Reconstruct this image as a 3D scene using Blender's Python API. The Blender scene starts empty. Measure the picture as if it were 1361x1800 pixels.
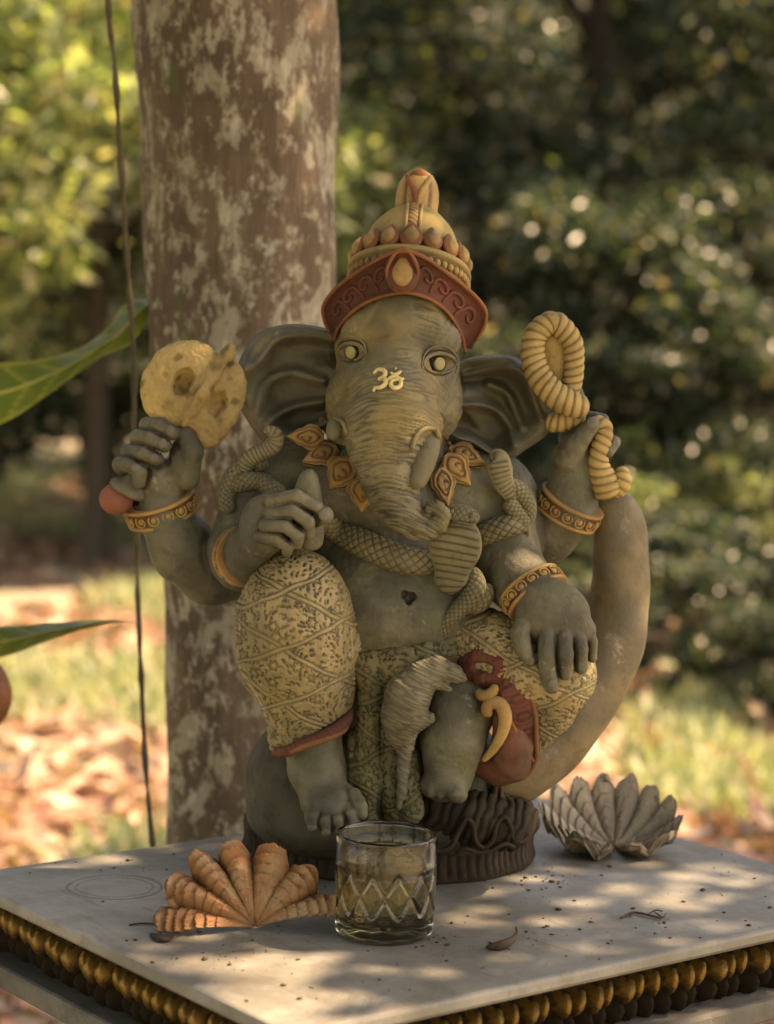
import bpy, math, random
import numpy as np
from mathutils import Vector, Matrix

# ------------------------------------------------------------------ camera, world, sun, exposure
C = bpy.context.scene
PI = math.pi
TOP = 0.74                 # height of the table top
F_PX, CX, CY = 3800.0, 680.5, 900.0
K = 1.7 / F_PX             # metres per unit of the statue's own drawing scale
PITCH, ROLL, CAMH = 0.0873, 0.03, 0.4385
cp, sp = math.cos(PITCH), math.sin(PITCH)
_f = np.array([0, cp, -sp]); _r0 = np.array([1.0, 0, 0]); _u0 = np.cross(_r0, _f)
_r = math.cos(ROLL) * _r0 + math.sin(ROLL) * _u0
_u = -math.sin(ROLL) * _r0 + math.cos(ROLL) * _u0
CAM = np.array([0, -1.7, TOP + CAMH])
cd = bpy.data.cameras.new('camera'); cam = bpy.data.objects.new('camera', cd); C.collection.objects.link(cam)
cam.matrix_world = Matrix(((_r[0], _u[0], -_f[0], CAM[0]), (_r[1], _u[1], -_f[1], CAM[1]), (_r[2], _u[2], -_f[2], CAM[2]), (0, 0, 0, 1)))
cd.sensor_fit = 'VERTICAL'; cd.sensor_height = 36.0; cd.lens = F_PX / 1800 * 36.0
cd.clip_start = 0.05; cd.clip_end = 300
cd.dof.use_dof = True; cd.dof.focus_distance = 1.60; cd.dof.aperture_fstop = 5.4; cd.dof.aperture_blades = 0
C.camera = cam

SUN_AZ, SUN_EL = math.radians(76), math.radians(50)     # azimuth clockwise from +Y, towards +X: behind right
SUNV = Vector((math.sin(SUN_AZ) * math.cos(SUN_EL), math.cos(SUN_AZ) * math.cos(SUN_EL), math.sin(SUN_EL)))
w = bpy.data.worlds.new('World'); C.world = w; w.use_nodes = True
nt = w.node_tree; bg = nt.nodes['Background']
sky = nt.nodes.new('ShaderNodeTexSky'); sky.sky_type = 'NISHITA'; sky.sun_disc = False
sky.sun_elevation = SUN_EL; sky.sun_rotation = SUN_AZ
nt.links.new(sky.outputs[0], bg.inputs[0]); bg.inputs[1].default_value = 0.15
sd = bpy.data.lights.new('sun', 'SUN'); sd.energy = 4.2; sd.angle = math.radians(0.5); sd.color = (1.0, 0.93, 0.83)
sun = bpy.data.objects.new('sun', sd); C.collection.objects.link(sun)
sun.rotation_euler = SUNV.to_track_quat('Z', 'Y').to_euler(); sun.location = (3, 3, 6)
C.view_settings.view_transform = 'Standard'; C.view_settings.look = 'None'
C.view_settings.gamma = 1.0; C.view_settings.use_curve_mapping = False
C.view_settings.exposure = 2.12
try:
    C.view_settings.use_white_balance = True
    C.view_settings.white_balance_temperature = 11800
    C.view_settings.white_balance_tint = 20
except Exception: pass
C.cycles.max_bounces = 8; C.cycles.transparent_max_bounces = 12; C.cycles.transmission_bounces = 8
C.cycles.caustics_reflective = False; C.cycles.caustics_refractive = False
C.cycles.sample_clamp_indirect = 6

rng = random.Random(7); nr = np.random.RandomState(11)

# ------------------------------------------------------------------ helpers
CU = (CAM - np.array([0, 0, TOP])) / K                   # camera in statue units (origin: table top under the statue)
def ray(px, py):
    d = _f + (px - CX) / F_PX * _r - (py - CY) / F_PX * _u
    return d / np.linalg.norm(d)
def W(px, py, d=0.0):
    """point (statue units) seen at photograph position px, py and standing d units nearer than the statue's axis"""
    q = ray(px, py); return CU + q * ((-d - CU[1]) / q[1])
def T(px, py, z=0.0):
    q = ray(px, py); return CU + q * ((z - CU[2]) / q[2])

G3 = nr.normal(size=(256, 3)); G3 /= np.linalg.norm(G3, axis=1)[:, None]
PERM = np.tile(nr.permutation(256), 3)
def noise(P):
    i = np.floor(P).astype(np.int64); f = P - i; i &= 255
    u = f * f * f * (f * (f * 6 - 15) + 10); r = 0
    for dx in (0, 1):
        wx = u[:, 0] if dx else 1 - u[:, 0]
        for dy in (0, 1):
            wy = u[:, 1] if dy else 1 - u[:, 1]
            for dz in (0, 1):
                wz = u[:, 2] if dz else 1 - u[:, 2]
                h = PERM[PERM[PERM[i[:, 0] + dx] + i[:, 1] + dy & 511] + i[:, 2] + dz & 511] & 255
                g = G3[h]
                r = r + wx * wy * wz * (g[:, 0] * (f[:, 0] - dx) + g[:, 1] * (f[:, 1] - dy) + g[:, 2] * (f[:, 2] - dz))
    return r * 1.5
JIT = nr.rand(256, 3)
def worley(P):
    """nearest jittered cell point: distance, vector to it, second distance"""
    i = np.floor(P).astype(np.int64); best = np.full(len(P), 9.0); sec = best.copy(); vec = np.zeros_like(P)
    for dx in (-1, 0, 1):
        for dy in (-1, 0, 1):
            for dz in (-1, 0, 1):
                c = i + np.array([dx, dy, dz]); m = c & 255
                h = PERM[PERM[PERM[m[:, 0]] + m[:, 1] & 511] + m[:, 2] & 511] & 255
                q = c + 0.15 + 0.7 * JIT[h] - P; dd = np.sqrt((q * q).sum(1))
                nb = dd < best
                sec = np.where(nb, best, np.minimum(sec, dd)); vec[nb] = -q[nb]; best = np.where(nb, dd, best)
    return best, vec, sec
def sm(x, a, b):
    t = np.clip((x - a) / (b - a), 0, 1); return t * t * (3 - 2 * t)

class SDF:
    def __init__(s): s.ops = []
    def add(s, pr, k=0.0): s.ops.append((pr, k, 1)); return s
    def sub(s, pr, k=0.0): s.ops.append((pr, k, -1)); return s
    def chain(s, pts, k=0.0, kin=None):
        for a, b in zip(pts[:-1], pts[1:]):
            s.add(rc(W(*a[:3]), W(*b[:3]), a[3], b[3]), k)
        return s
    def eval(s, P, margin=40.0):
        D = np.full(len(P), 500.0)
        for (fn, lo, hi), k, sg in s.ops:
            mk = k + margin
            idx = np.nonzero(((P > lo - mk) & (P < hi + mk)).all(1))[0]
            if not len(idx): continue
            d = fn(P[idx]); e = D[idx]
            if sg > 0:
                if k > 0:
                    h = np.maximum(k - np.abs(d - e), 0) / k; D[idx] = np.minimum(d, e) - h * h * k * .25
                else: D[idx] = np.minimum(d, e)
            else:
                d = -d
                if k > 0:
                    h = np.maximum(k - np.abs(d - e), 0) / k; D[idx] = np.maximum(d, e) + h * h * k * .25
                else: D[idx] = np.maximum(d, e)
        return D
    def bounds(s):
        los = [o[0][1] for o in s.ops if o[2] > 0]; his = [o[0][2] for o in s.ops if o[2] > 0]
        return np.min(los, 0) - 8, np.max(his, 0) + 8
    def hit(s, px, py, lift=0.0):
        q = ray(px, py); t = 3300.0
        for _ in range(200):
            d = float(s.eval((CU + q * t)[None], 600.0)[0])
            if d < 0.15: break
            t += min(d * .8, 60)
            if t > 4600: return W(px, py, 0), np.array([0, -1.0, 0])
        P = CU + q * t; n = s.grad(P[None])[0]
        return P + n * lift, n
    def grad(s, P):
        e = 1.5; g = np.stack([s.eval(P + np.eye(3)[i] * e) - s.eval(P - np.eye(3)[i] * e) for i in range(3)], 1)
        return g / (np.linalg.norm(g, axis=1)[:, None] + 1e-9)
def rc(a, b, ra, rb):
    a = np.asarray(a, float); b = np.asarray(b, float); ab = b - a; L = max(ab @ ab, 1e-6); R = max(ra, rb)
    def fn(P):
        pa = P - a; h = np.clip(pa @ ab / L, 0, 1)
        q = pa - h[:, None] * ab
        return np.sqrt((q * q).sum(1)) - (ra + (rb - ra) * h)
    return fn, np.minimum(a, b) - R, np.maximum(a, b) + R
def ell(c, r, rot=None):
    c = np.asarray(c, float); r = np.asarray(r, float); R = None if rot is None else np.array(Matrix.Rotation(rot[0], 3, rot[1]))
    def fn(P):
        q = P - c
        if R is not None: q = q @ R
        k0 = np.sqrt(((q / r) ** 2).sum(1)); k1 = np.sqrt(((q / (r * r)) ** 2).sum(1)) + 1e-9
        return k0 * (k0 - 1) / k1
    m = max(r) if R is not None else r
    return fn, c - m, c + m
def plane(c, n, lo=None, hi=None):
    c = np.asarray(c, float); n = np.asarray(n, float); n /= np.linalg.norm(n)
    return (lambda P: -((P - c) @ n)), c - 900, c + 900      # used with sub: removes the side n points to

def polygonise(S, vox):
    B = 8; lo, hi = S.bounds(); nb = np.ceil((hi - lo) / (vox * B)).astype(int); n = nb * B
    ax = [lo[i] + (np.arange(nb[i]) * B + (B - 1) / 2) * vox for i in range(3)]
    cc = np.stack(np.meshgrid(*ax, indexing='ij'), -1).reshape(-1, 3)
    half = vox * B * 0.9
    dc = S.eval(cc, half * 3 + 10)
    F = np.repeat(np.repeat(np.repeat(np.where(dc < 0, -1, 1).astype(np.float32).reshape(nb), B, 0), B, 1), B, 2)
    act = np.nonzero(np.abs(dc) < half * 1.35)[0]
    off = np.stack(np.meshgrid(*[np.arange(B)] * 3, indexing='ij'), -1).reshape(-1, 3)
    for s0 in range(0, len(act), 1500):
        a = act[s0:s0 + 1500]; bi = np.stack(np.unravel_index(a, nb), 1) * B
        ii = (bi[:, None] + off[None]).reshape(-1, 3)
        F[ii[:, 0], ii[:, 1], ii[:, 2]] = S.eval(lo + ii * vox, 12)
    neg = F < 0; n = np.array(F.shape)
    cnt = np.zeros(n - 1, np.uint8)
    for dx in (0, 1):
        for dy in (0, 1):
            for dz in (0, 1):
                cnt += neg[dx:n[0] - 1 + dx, dy:n[1] - 1 + dy, dz:n[2] - 1 + dz]
    ci = np.argwhere((cnt > 0) & (cnt < 8))
    vid = np.full(n - 1, -1, np.int64); vid[ci[:, 0], ci[:, 1], ci[:, 2]] = np.arange(len(ci))
    acc = np.zeros((len(ci), 3)); num = np.zeros(len(ci))
    cor = [(0, 0, 0), (1, 0, 0), (0, 1, 0), (0, 0, 1), (1, 1, 0), (1, 0, 1), (0, 1, 1), (1, 1, 1)]
    for a in cor:
        for axi in range(3):
            if a[axi]: continue
            b = list(a); b[axi] = 1
            fa = F[ci[:, 0] + a[0], ci[:, 1] + a[1], ci[:, 2] + a[2]]; fb = F[ci[:, 0] + b[0], ci[:, 1] + b[1], ci[:, 2] + b[2]]
            m = (fa < 0) != (fb < 0); t = fa[m] / (fa[m] - fb[m])
            p = np.tile(np.array(a, float), (m.sum(), 1)); p[:, axi] += t
            acc[m] += p; num[m] += 1
    V = lo + (ci + acc / num[:, None]) * vox
    Q = []
    for axi in range(3):
        o1, o2 = [(1, 2), (2, 0), (0, 1)][axi]
        sl0 = [slice(None)] * 3; sl1 = [slice(None)] * 3; sl0[axi] = slice(0, -1); sl1[axi] = slice(1, None)
        e = neg[tuple(sl0)] != neg[tuple(sl1)]
        ei = np.argwhere(e); ei = ei[(ei[:, o1] > 0) & (ei[:, o2] > 0) & (ei[:, o1] < n[o1] - 1) & (ei[:, o2] < n[o2] - 1) & (ei[:, axi] < n[axi] - 1)]
        def g(d1, d2):
            c = ei.copy(); c[:, o1] -= d1; c[:, o2] -= d2; return vid[c[:, 0], c[:, 1], c[:, 2]]
        q = np.stack([g(1, 1), g(0, 1), g(0, 0), g(1, 0)], 1)
        flip = ~neg[ei[:, 0], ei[:, 1], ei[:, 2]]
        q[flip] = q[flip][:, ::-1]; Q.append(q)
    Q = np.concatenate(Q); Q = Q[(Q >= 0).all(1)]
    return V, Q

def tag(o, label=None, cat=None, group=None, kind=None):
    if label: o['label'] = label
    if cat: o['category'] = cat
    if group: o['group'] = group
    if kind: o['kind'] = kind
    return o
def empty(name, loc=(0, 0, 0), rz=0):
    o = bpy.data.objects.new(name, None); C.collection.objects.link(o); o.location = loc; o.rotation_euler.z = rz
    o.empty_display_size = .05; return o
def mesh(name, V, Q, mat, parent=None, wash=None, smooth=True, scale=K, origin=None):
    """links ONE mesh object; V in statue units (scale K) or metres (scale 1)"""
    V = np.asarray(V, np.float32) * scale
    me = bpy.data.meshes.new(name)
    if isinstance(Q, np.ndarray) and Q.ndim == 2:
        k = Q.shape[1]; me.vertices.add(len(V)); me.vertices.foreach_set('co', V.ravel())
        me.loops.add(Q.size); me.loops.foreach_set('vertex_index', Q.ravel().astype(np.int32))
        me.polygons.add(len(Q)); me.polygons.foreach_set('loop_start', np.arange(0, Q.size, k, dtype=np.int32))
        me.polygons.foreach_set('loop_total', np.full(len(Q), k, np.int32)); me.update(calc_edges=True); me.validate()
    else:
        me.from_pydata([tuple(map(float, v)) for v in V], [], [tuple(map(int, q)) for q in Q])
    if smooth: me.polygons.foreach_set('use_smooth', np.ones(len(me.polygons), bool))
    if wash is not None and len(wash) == len(me.vertices):
        a = me.attributes.new('wash', 'FLOAT', 'POINT'); a.data.foreach_set('value', np.asarray(wash, np.float32))
    if mat: me.materials.append(mat)
    o = bpy.data.objects.new(name, me); C.collection.objects.link(o)
    if parent: o.parent = parent
    return o
def sdf_mesh(name, S, vox, mat, parent, disp=None, thin=None):
    V, Q = polygonise(S, vox); wash = None
    if disp:
        N = S.grad(V); h, wash = disp(V, N); V = V + N * h[:, None]
    return mesh(name, V, Q, mat, parent, wash)

def crom(P, n):
    """catmull-rom resample of rows (any number of columns)"""
    P = np.asarray(P, float)
    if len(P) == 2: t = np.linspace(0, 1, n)[:, None]; return P[0] * (1 - t) + P[1] * t
    E = np.vstack([2 * P[0] - P[1], P, 2 * P[-1] - P[-2]])
    seg = np.linalg.norm(np.diff(P[:, :3], axis=0), axis=1) if P.shape[1] > 2 else np.abs(np.diff(P[:, 0])) + 1e-9
    cs = np.concatenate([[0], np.cumsum(seg)]); s = np.linspace(0, cs[-1], n)
    i = np.clip(np.searchsorted(cs, s, side='right') - 1, 0, len(P) - 2); t = ((s - cs[i]) / seg[i])[:, None]
    a, b, c, d = E[i], E[i + 1], E[i + 2], E[i + 3]
    return .5 * ((2 * b) + (c - a) * t + (2 * a - 5 * b + 4 * c - d) * t * t + (3 * b - a - 3 * c + d) * t ** 3)
def tube_geo(rows, step=3.0, nseg=20, disp=None, up=None, cap=True, flat=1.0):
    """rows: x, y, z, radius (optional 5th: thickness ratio). disp(s, theta, r) -> offset, wash"""
    rows = np.asarray(rows, float); L = np.linalg.norm(np.diff(rows[:, :3], axis=0), axis=1).sum()
    n = max(4, int(L / step)); R = crom(rows, n); P = R[:, :3]; rad = np.maximum(R[:, 3], 1e-4)
    fl = R[:, 4] if R.shape[1] > 4 else np.full(n, flat)
    Tn = np.gradient(P, axis=0); Tn /= np.linalg.norm(Tn, axis=1)[:, None] + 1e-9
    s = np.concatenate([[0], np.cumsum(np.linalg.norm(np.diff(P, axis=0), axis=1))])
    if up is None:
        a = np.cross(Tn[0], [0, -1, 0.01]); a /= np.linalg.norm(a); A = [a]
        for i in range(1, n):
            a = A[-1] - Tn[i] * (A[-1] @ Tn[i]); A.append(a / (np.linalg.norm(a) + 1e-9))
        A = np.array(A); Bn = np.cross(Tn, A)
    else:
        U = np.asarray(up, float); U = np.tile(U, (n, 1)) if U.ndim == 1 else crom(U, n)
        A = np.cross(Tn, U); A /= np.linalg.norm(A, axis=1)[:, None] + 1e-9; Bn = np.cross(A, Tn)   # A: width, Bn: along up
    if cap:
        e = rad.max() * .6; t0 = np.clip(s / e, 0, 1); t1 = np.clip((s[-1] - s) / e, 0, 1)
        capf = np.sqrt(np.clip(1 - (1 - np.minimum(t0, t1)) ** 2, 0.0004, 1))
    else: capf = np.ones(n)
    th = np.linspace(0, 2 * PI, nseg, endpoint=False)
    SS, TT = np.meshgrid(s, th, indexing='ij'); RR = np.repeat((rad * capf)[:, None], nseg, 1); wash = None
    off = 0
    if disp:
        h, wash = disp(SS, TT, rad[:, None]); off = h * capf[:, None]
    rr = RR + off
    V = P[:, None] + A[:, None] * (rr * np.cos(TT))[..., None] + Bn[:, None] * (rr * np.sin(TT) * fl[:, None])[..., None]
    i = np.arange(n - 1)[:, None] * nseg; j = np.arange(nseg)[None]; j2 = (j + 1) % nseg
    Q = np.stack([i + j, i + j2, i + nseg + j2, i + nseg + j], -1).reshape(-1, 4)
    V = V.reshape(-1, 3); Q = [tuple(q) for q in Q]
    if cap: Q += [tuple(range(nseg - 1, -1, -1)), tuple(range((n - 1) * nseg, n * nseg))]
    return V, Q, (None if wash is None else wash.ravel())
def tube(name, rows, mat, parent, **k):
    V, Q, w = tube_geo(rows, **k); return mesh(name, V, Q, mat, parent, w)
def grid_q(n, m, wrap=False, off=0):
    i = np.arange(n - 1)[:, None] * m; j = np.arange(m if wrap else m - 1)[None]; j2 = (j + 1) % m
    return (np.stack([i + j, i + j2, i + m + j2, i + m + j], -1).reshape(-1, 4) + off)
def lathe_geo(prof, nseg=96, frame=None, dfn=None, ry=1.0):
    """prof rows r, z (closed by its ends on the axis); frame: origin, xaxis, yaxis, zaxis"""
    prof = np.asarray(prof, float); th = np.linspace(0, 2 * PI, nseg, endpoint=False)
    r = prof[:, 0][:, None] + 0 * th; z = prof[:, 1][:, None] + 0 * th; wash = None
    if dfn: dr, dz, wash = dfn(th[None] + 0 * r, r, z); r = r + dr; z = z + dz
    x, y = r * np.cos(th), r * np.sin(th) * ry
    V = np.stack([x, y, z], -1).reshape(-1, 3)
    if frame is not None: V = frame[0] + V @ np.array(frame[1:])
    Q = grid_q(len(prof), nseg, True)
    return V, Q, (None if wash is None else (wash + 0 * r).ravel())
def fr(o, z, x=(1, 0, 0)):
    z = np.asarray(z, float); z /= np.linalg.norm(z); x = np.asarray(x, float); x = x - z * (x @ z); x /= np.linalg.norm(x)
    return (np.asarray(o, float), x, np.cross(z, x), z)
def ball_geo(c, r, frame=None, n=12, m=16, drop=0.0):
    """ellipsoid; drop > 0 pinches the +y end to a teardrop point"""
    ph = np.linspace(0.02, PI - .02, n)[:, None]; th = np.linspace(0, 2 * PI, m, endpoint=False)[None]
    y = -np.cos(ph) + 0 * th; s = np.sin(ph) * (1 - drop * sm(y, -.2, 1.0))
    V = np.stack([s * np.cos(th), y, s * np.sin(th)], -1).reshape(-1, 3) * np.asarray(r, float)
    if frame is not None: V = V @ np.array(frame)
    Q = [tuple(q[::-1]) for q in grid_q(n, m, True)] + [tuple(range(m)), tuple(range(n * m - 1, (n - 1) * m - 1, -1))]
    return V + np.asarray(c), Q
def join(parts):
    Vs, Qs, Ws, o = [], [], [], 0
    for p in parts:
        Vs.append(p[0]); Qs += [tuple(int(i) + o for i in q) for q in p[1]]; o += len(p[0])
        Ws.append(p[2] if len(p) > 2 and p[2] is not None else np.zeros(len(p[0])))
    return np.vstack(Vs), Qs, np.concatenate(Ws)

# ------------------------------------------------------------------ materials
def newmat(name):
    m = bpy.data.materials.new(name); m.use_nodes = True; n = m.node_tree; return m, n, n.nodes['Principled BSDF']
def N(n, t, **k):
    x = n.nodes.new('ShaderNode' + t)
    for a, b in k.items():
        if a in x.inputs: x.inputs[a].default_value = b
        else: setattr(x, a, b)
    return x
def mix(n, f, a, b, mode='MIX'):
    x = n.nodes.new('ShaderNodeMix'); x.data_type = 'RGBA'; x.blend_type = mode
    for i, v in ((0, f), (6, a), (7, b)):
        if isinstance(v, bpy.types.NodeSocket): n.links.new(v, x.inputs[i])
        else: x.inputs[i].default_value = v if i == 0 else (*v, 1)
    return x.outputs[2]
def ramp(n, s, a, b, va=0.0, vb=1.0):
    x = n.nodes.new('ShaderNodeMapRange'); x.interpolation_type = 'SMOOTHSTEP'; n.links.new(s, x.inputs[0])
    x.inputs[1].default_value = a; x.inputs[2].default_value = b; x.inputs[3].default_value = va; x.inputs[4].default_value = vb
    return x.outputs[0]
def noi(n, vec, sc, det=4, rough=.6, dist=0.0):
    x = N(n, 'TexNoise', Scale=sc, Detail=det, Roughness=rough, Distortion=dist); n.links.new(vec, x.inputs[0]); return x.outputs[0]
def stone(name, base, alt, wash_shade_c=(.03, .024, .015), sc=1.0, rough=.72, bump=.5, moss=0.0, chalk=0.0, spec=.25, pores=1.0, fine=1.0):
    m, n, b = newmat(name); tc = N(n, 'TexCoord').outputs['Object']
    c = mix(n, ramp(n, noi(n, tc, 14 * sc, 5), .38, .62), base, alt)
    dk = tuple(x * .55 for x in base)
    c = mix(n, ramp(n, noi(n, tc, 38 * sc, 8, .75), .50, .66, 0, .85), c, dk)
    if bump > .4 and moss:
        mp_ = N(n, 'Mapping'); mp_.inputs['Scale'].default_value = (1, 1, .22); n.links.new(tc, mp_.inputs[0])
        c = mix(n, ramp(n, noi(n, mp_.outputs[0], 55 * sc, 6, .65, .3), .52, .68, 0, .6), c, tuple(x * .45 for x in base))
        c = mix(n, ramp(n, noi(n, mp_.outputs[0], 75 * sc, 7, .7, .2), .60, .72, 0, .45), c, tuple(min(x * 2.1, .4) for x in base))
    if moss: c = mix(n, ramp(n, noi(n, tc, 22 * sc, 6, .65), .5, .66, 0, moss), c, (.07, .085, .022))
    if chalk: c = mix(n, ramp(n, noi(n, tc, 30 * sc, 8, .75, .4), .60, .72, 0, chalk), c, (.36, .34, .26))
    sp_ = N(n, 'TexVoronoi', Scale=420 * sc); n.links.new(tc, sp_.inputs[0])
    c = mix(n, ramp(n, sp_.outputs[0], .06, .12, .22 * pores, 0), c, (.42, .38, .28) if chalk else tuple(x * .4 for x in base))
    at = N(n, 'Attribute', attribute_name='wash')  # carries antique paint in the carvings and crease shade put into the colour
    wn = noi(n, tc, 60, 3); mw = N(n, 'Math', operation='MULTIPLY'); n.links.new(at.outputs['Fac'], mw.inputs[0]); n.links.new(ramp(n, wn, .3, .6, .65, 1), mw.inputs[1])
    c = mix(n, mw.outputs[0], c, wash_shade_c)
    n.links.new(c, b.inputs['Base Color']); b.inputs['Roughness'].default_value = rough; b.inputs['Specular IOR Level'].default_value = spec
    rr = ramp(n, noi(n, tc, 40, 4), .3, .7, rough - .12, min(rough + .12, 1)); n.links.new(rr, b.inputs['Roughness'])
    b1 = N(n, 'Bump', Strength=bump * 1.3, Distance=.0014); n.links.new(noi(n, tc, 150, 8, .7), b1.inputs['Height'])
    b2 = N(n, 'Bump', Strength=bump * .6 * fine, Distance=.0006); n.links.new(noi(n, tc, 700, 3, .6), b2.inputs['Height']); n.links.new(b1.outputs[0], b2.inputs['Normal'])
    b3 = N(n, 'Bump', Strength=.35 * pores, Distance=.0006, invert=True); n.links.new(ramp(n, sp_.outputs[0], .05, .2, 1, 0), b3.inputs['Height']); n.links.new(b2.outputs[0], b3.inputs['Normal'])
    n.links.new(b3.outputs[0], b.inputs['Normal']); return m
M_SKIN = stone('weathered_skin', (.135, .12, .078), (.052, .048, .032), moss=.5, chalk=.6, bump=.85, rough=.6, spec=.45)
M_HEAD = stone('head_skin', (.20, .17, .095), (.10, .088, .056), wash_shade_c=(.020, .016, .010), moss=.15, chalk=.2, rough=.6, spec=.4)
M_DARK = stone('dark_skin', (.16, .142, .098), (.075, .068, .048), moss=.3, chalk=.35, rough=.66, spec=.35)
M_CLOTH = stone('patterned_cloth', (.32, .235, .115), (.18, .14, .068), wash_shade_c=(.028, .022, .011), moss=.3, chalk=.2, rough=.55, spec=.45)
M_OCHRE = stone('ochre_paint', (.37, .23, .085), (.17, .095, .04), wash_shade_c=(.07, .022, .012), chalk=.1, rough=.6, spec=.35)
M_GOLD = stone('gold_ochre', (.40, .25, .10), (.22, .125, .05), wash_shade_c=(.12, .04, .02))
M_OLIVE = stone('olive_ochre', (.33, .235, .09), (.24, .175, .07), wash_shade_c=(.05, .025, .012))
M_RED = stone('red_paint', (.14, .042, .028), (.085, .032, .022), wash_shade_c=(.035, .012, .01))
M_RUST = stone('rust_paint', (.24, .09, .04), (.15, .06, .03), wash_shade_c=(.05, .018, .012))
M_SNAKE = stone('snake_stone', (.20, .17, .10), (.13, .115, .07), wash_shade_c=(.016, .014, .01), chalk=.2)
M_CRES = stone('crescent_stone', (.19, .135, .07), (.10, .082, .052), chalk=.5, rough=.6, spec=.4)
M_TUSK = stone('tusk_stone', (.155, .13, .085), (.125, .108, .07), chalk=.1)
M_BASE = stone('base_stone', (.026, .02, .015), (.038, .027, .018), wash_shade_c=(.012, .01, .008), chalk=.06, spec=.1)
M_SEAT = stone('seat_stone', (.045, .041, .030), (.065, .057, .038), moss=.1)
M_BALL = stone('red_ball_paint', (.25, .09, .06), (.18, .065, .045))
# ------------------------------------------------------------------ the statue
ST = empty('elephant_headed_statue', (0, 0, TOP))
tag(ST, 'stone statue of a four armed elephant headed deity in red crown seated on the table', 'statue')
PW = lambda rows: [(*W(a, b, c), *r) for a, b, c, *r in rows]

# ---- body: torso, four arms with hands, legs: one continuous surface
B = SDF()
B.add(ell(W(694, 1040, 25), (166, 122, 128)))
B.add(ell(W(704, 1085, 45), (150, 112, 88)), 40)
B.add(ell(W(672, 885, 5), (205, 88, 108)), 40)
B.add(ell(W(595, 872, 62), (72, 38, 60)), 26)
B.add(ell(W(800, 878, 62), (76, 38, 66)), 26)
B.add(rc(W(690, 800, 20), W(690, 860, 10), 95, 110), 30)
B.add(ell(W(455, 862, 0), (68, 62, 66)), 25)
B.add(ell(W(535, 826, -5), (78, 58, 58)), 25); B.add(ell(W(850, 832, -10), (60, 52, 50)), 25)
B.add(ell(W(880, 868, 0), (62, 58, 62)), 25)
B.add(ell(W(700, 1235, 10), (150, 110, 110)), 20)
# rear arms
B.chain([(500, 900, -40, 64), (430, 985, -35, 58), (372, 1005, -20, 56), (325, 968, 0, 55), (290, 905, 14, 48)], 22)
B.add(ell(W(284, 846, 22), (50, 34, 42)), 18)
B.add(ell(W(322, 812, 38), (26, 24, 46)), 10)
B.chain([(860, 880, -30, 60), (890, 968, -45, 52), (960, 935, -25, 52), (1000, 895, 0, 47), (1006, 850, 8, 42)], 22)
B.add(ell(W(1010, 818, 14), (41, 28, 56)), 16)
# front arms
B.chain([(455, 868, 20, 62), (428, 960, 50, 60)], 18)
B.chain([(424, 975, 62, 58), (428, 985, 90, 52), (446, 958, 150, 43)], 14)
B.chain([(880, 880, 10, 60), (893, 985, 50, 56), (912, 1020, 95, 53), (950, 1052, 150, 47)], 18)
# left fore hand (back of the hand, on the knee)
B.add(ell(W(463, 925, 188), (40, 34, 52)), 12)
B.add(ell(W(478, 900, 196), (36, 30, 34)), 8)
for pts in ([(478, 882, 222, 13), (522, 872, 244, 12.5), (556, 889, 244, 12), (562, 902, 232, 11)],
            [(476, 902, 226, 12.5), (515, 898, 248, 12.5), (542, 917, 248, 12), (542, 936, 232, 11)],
            [(468, 922, 226, 12.5), (503, 924, 246, 12), (524, 941, 244, 11.5), (522, 956, 228, 10.5)],
            [(458, 942, 220, 11.5), (488, 948, 236, 11.5), (507, 961, 232, 10.5), (505, 970, 218, 9.5)]):
    B.chain(pts, 1.2)
B.chain([(520, 912, 180, 14), (552, 914, 215, 14), (571, 905, 236, 15)], 1.5)
# right fore hand (lying on the knee, fingers down)
B.add(ell(W(972, 1082, 172), (64, 34, 58)), 12)
B.add(ell(W(988, 1106, 170), (58, 28, 32)), 8)
for pts in ([(962, 1112, 192, 16), (960, 1150, 208, 15.5), (964, 1185, 204, 15), (970, 1207, 194, 13)],
            [(990, 1108, 190, 15), (994, 1148, 206, 14.5), (994, 1182, 196, 12.5)],
            [(1014, 1104, 180, 13), (1021, 1142, 192, 12.5), (1021, 1174, 182, 10.5)],
            [(1032, 1098, 166, 10), (1041, 1128, 172, 9.5), (1041, 1156, 164, 8.5)],
            [(932, 1078, 172, 20), (914, 1114, 190, 17), (920, 1140, 200, 15.5), (932, 1158, 200, 13)]):
    B.chain(pts, 1.2)
# rear left hand: fist round the handle
for pts in ([(260, 748, 40, 15), (282, 748, 64, 14.5), (304, 761, 66, 13)],
            [(242, 770, 42, 14.5), (264, 771, 70, 14), (290, 783, 70, 12.5)],
            [(226, 793, 42, 14), (250, 795, 70, 13.5), (276, 807, 70, 12)],
            [(212, 817, 40, 14.5), (228, 817, 64, 14), (246, 829, 68, 13), (244, 848, 60, 11.5)]):
    B.chain([(pts[0][0] + 16, pts[0][1] + 16, 16, 13)] + pts, 1.2)
B.chain([(330, 840, 40, 22), (337, 795, 50, 20), (325, 762, 50, 17)], 4)
# rear right hand: thumb and the fingers behind the rope
B.chain([(1000, 810, 30, 26), (1012, 785, 44, 18), (1026, 765, 52, 15), (1040, 747, 54, 14)], 5)
for pts in ([(1000, 770, -10, 18), (1030, 735, -10, 14), (1060, 738, 16, 11)],
            [(1010, 785, -10, 18), (1045, 750, 0, 13), (1066, 757, 28, 11), (1058, 776, 42, 10)],
            [(1020, 800, -10, 18), (1058, 768, 0, 13), (1080, 778, 26, 11), (1070, 796, 40, 10)],
            [(1025, 730, -20, 13), (1016, 700, -25, 13), (1014, 690, -22, 12)]):
    B.chain(pts, 2.5)
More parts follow.
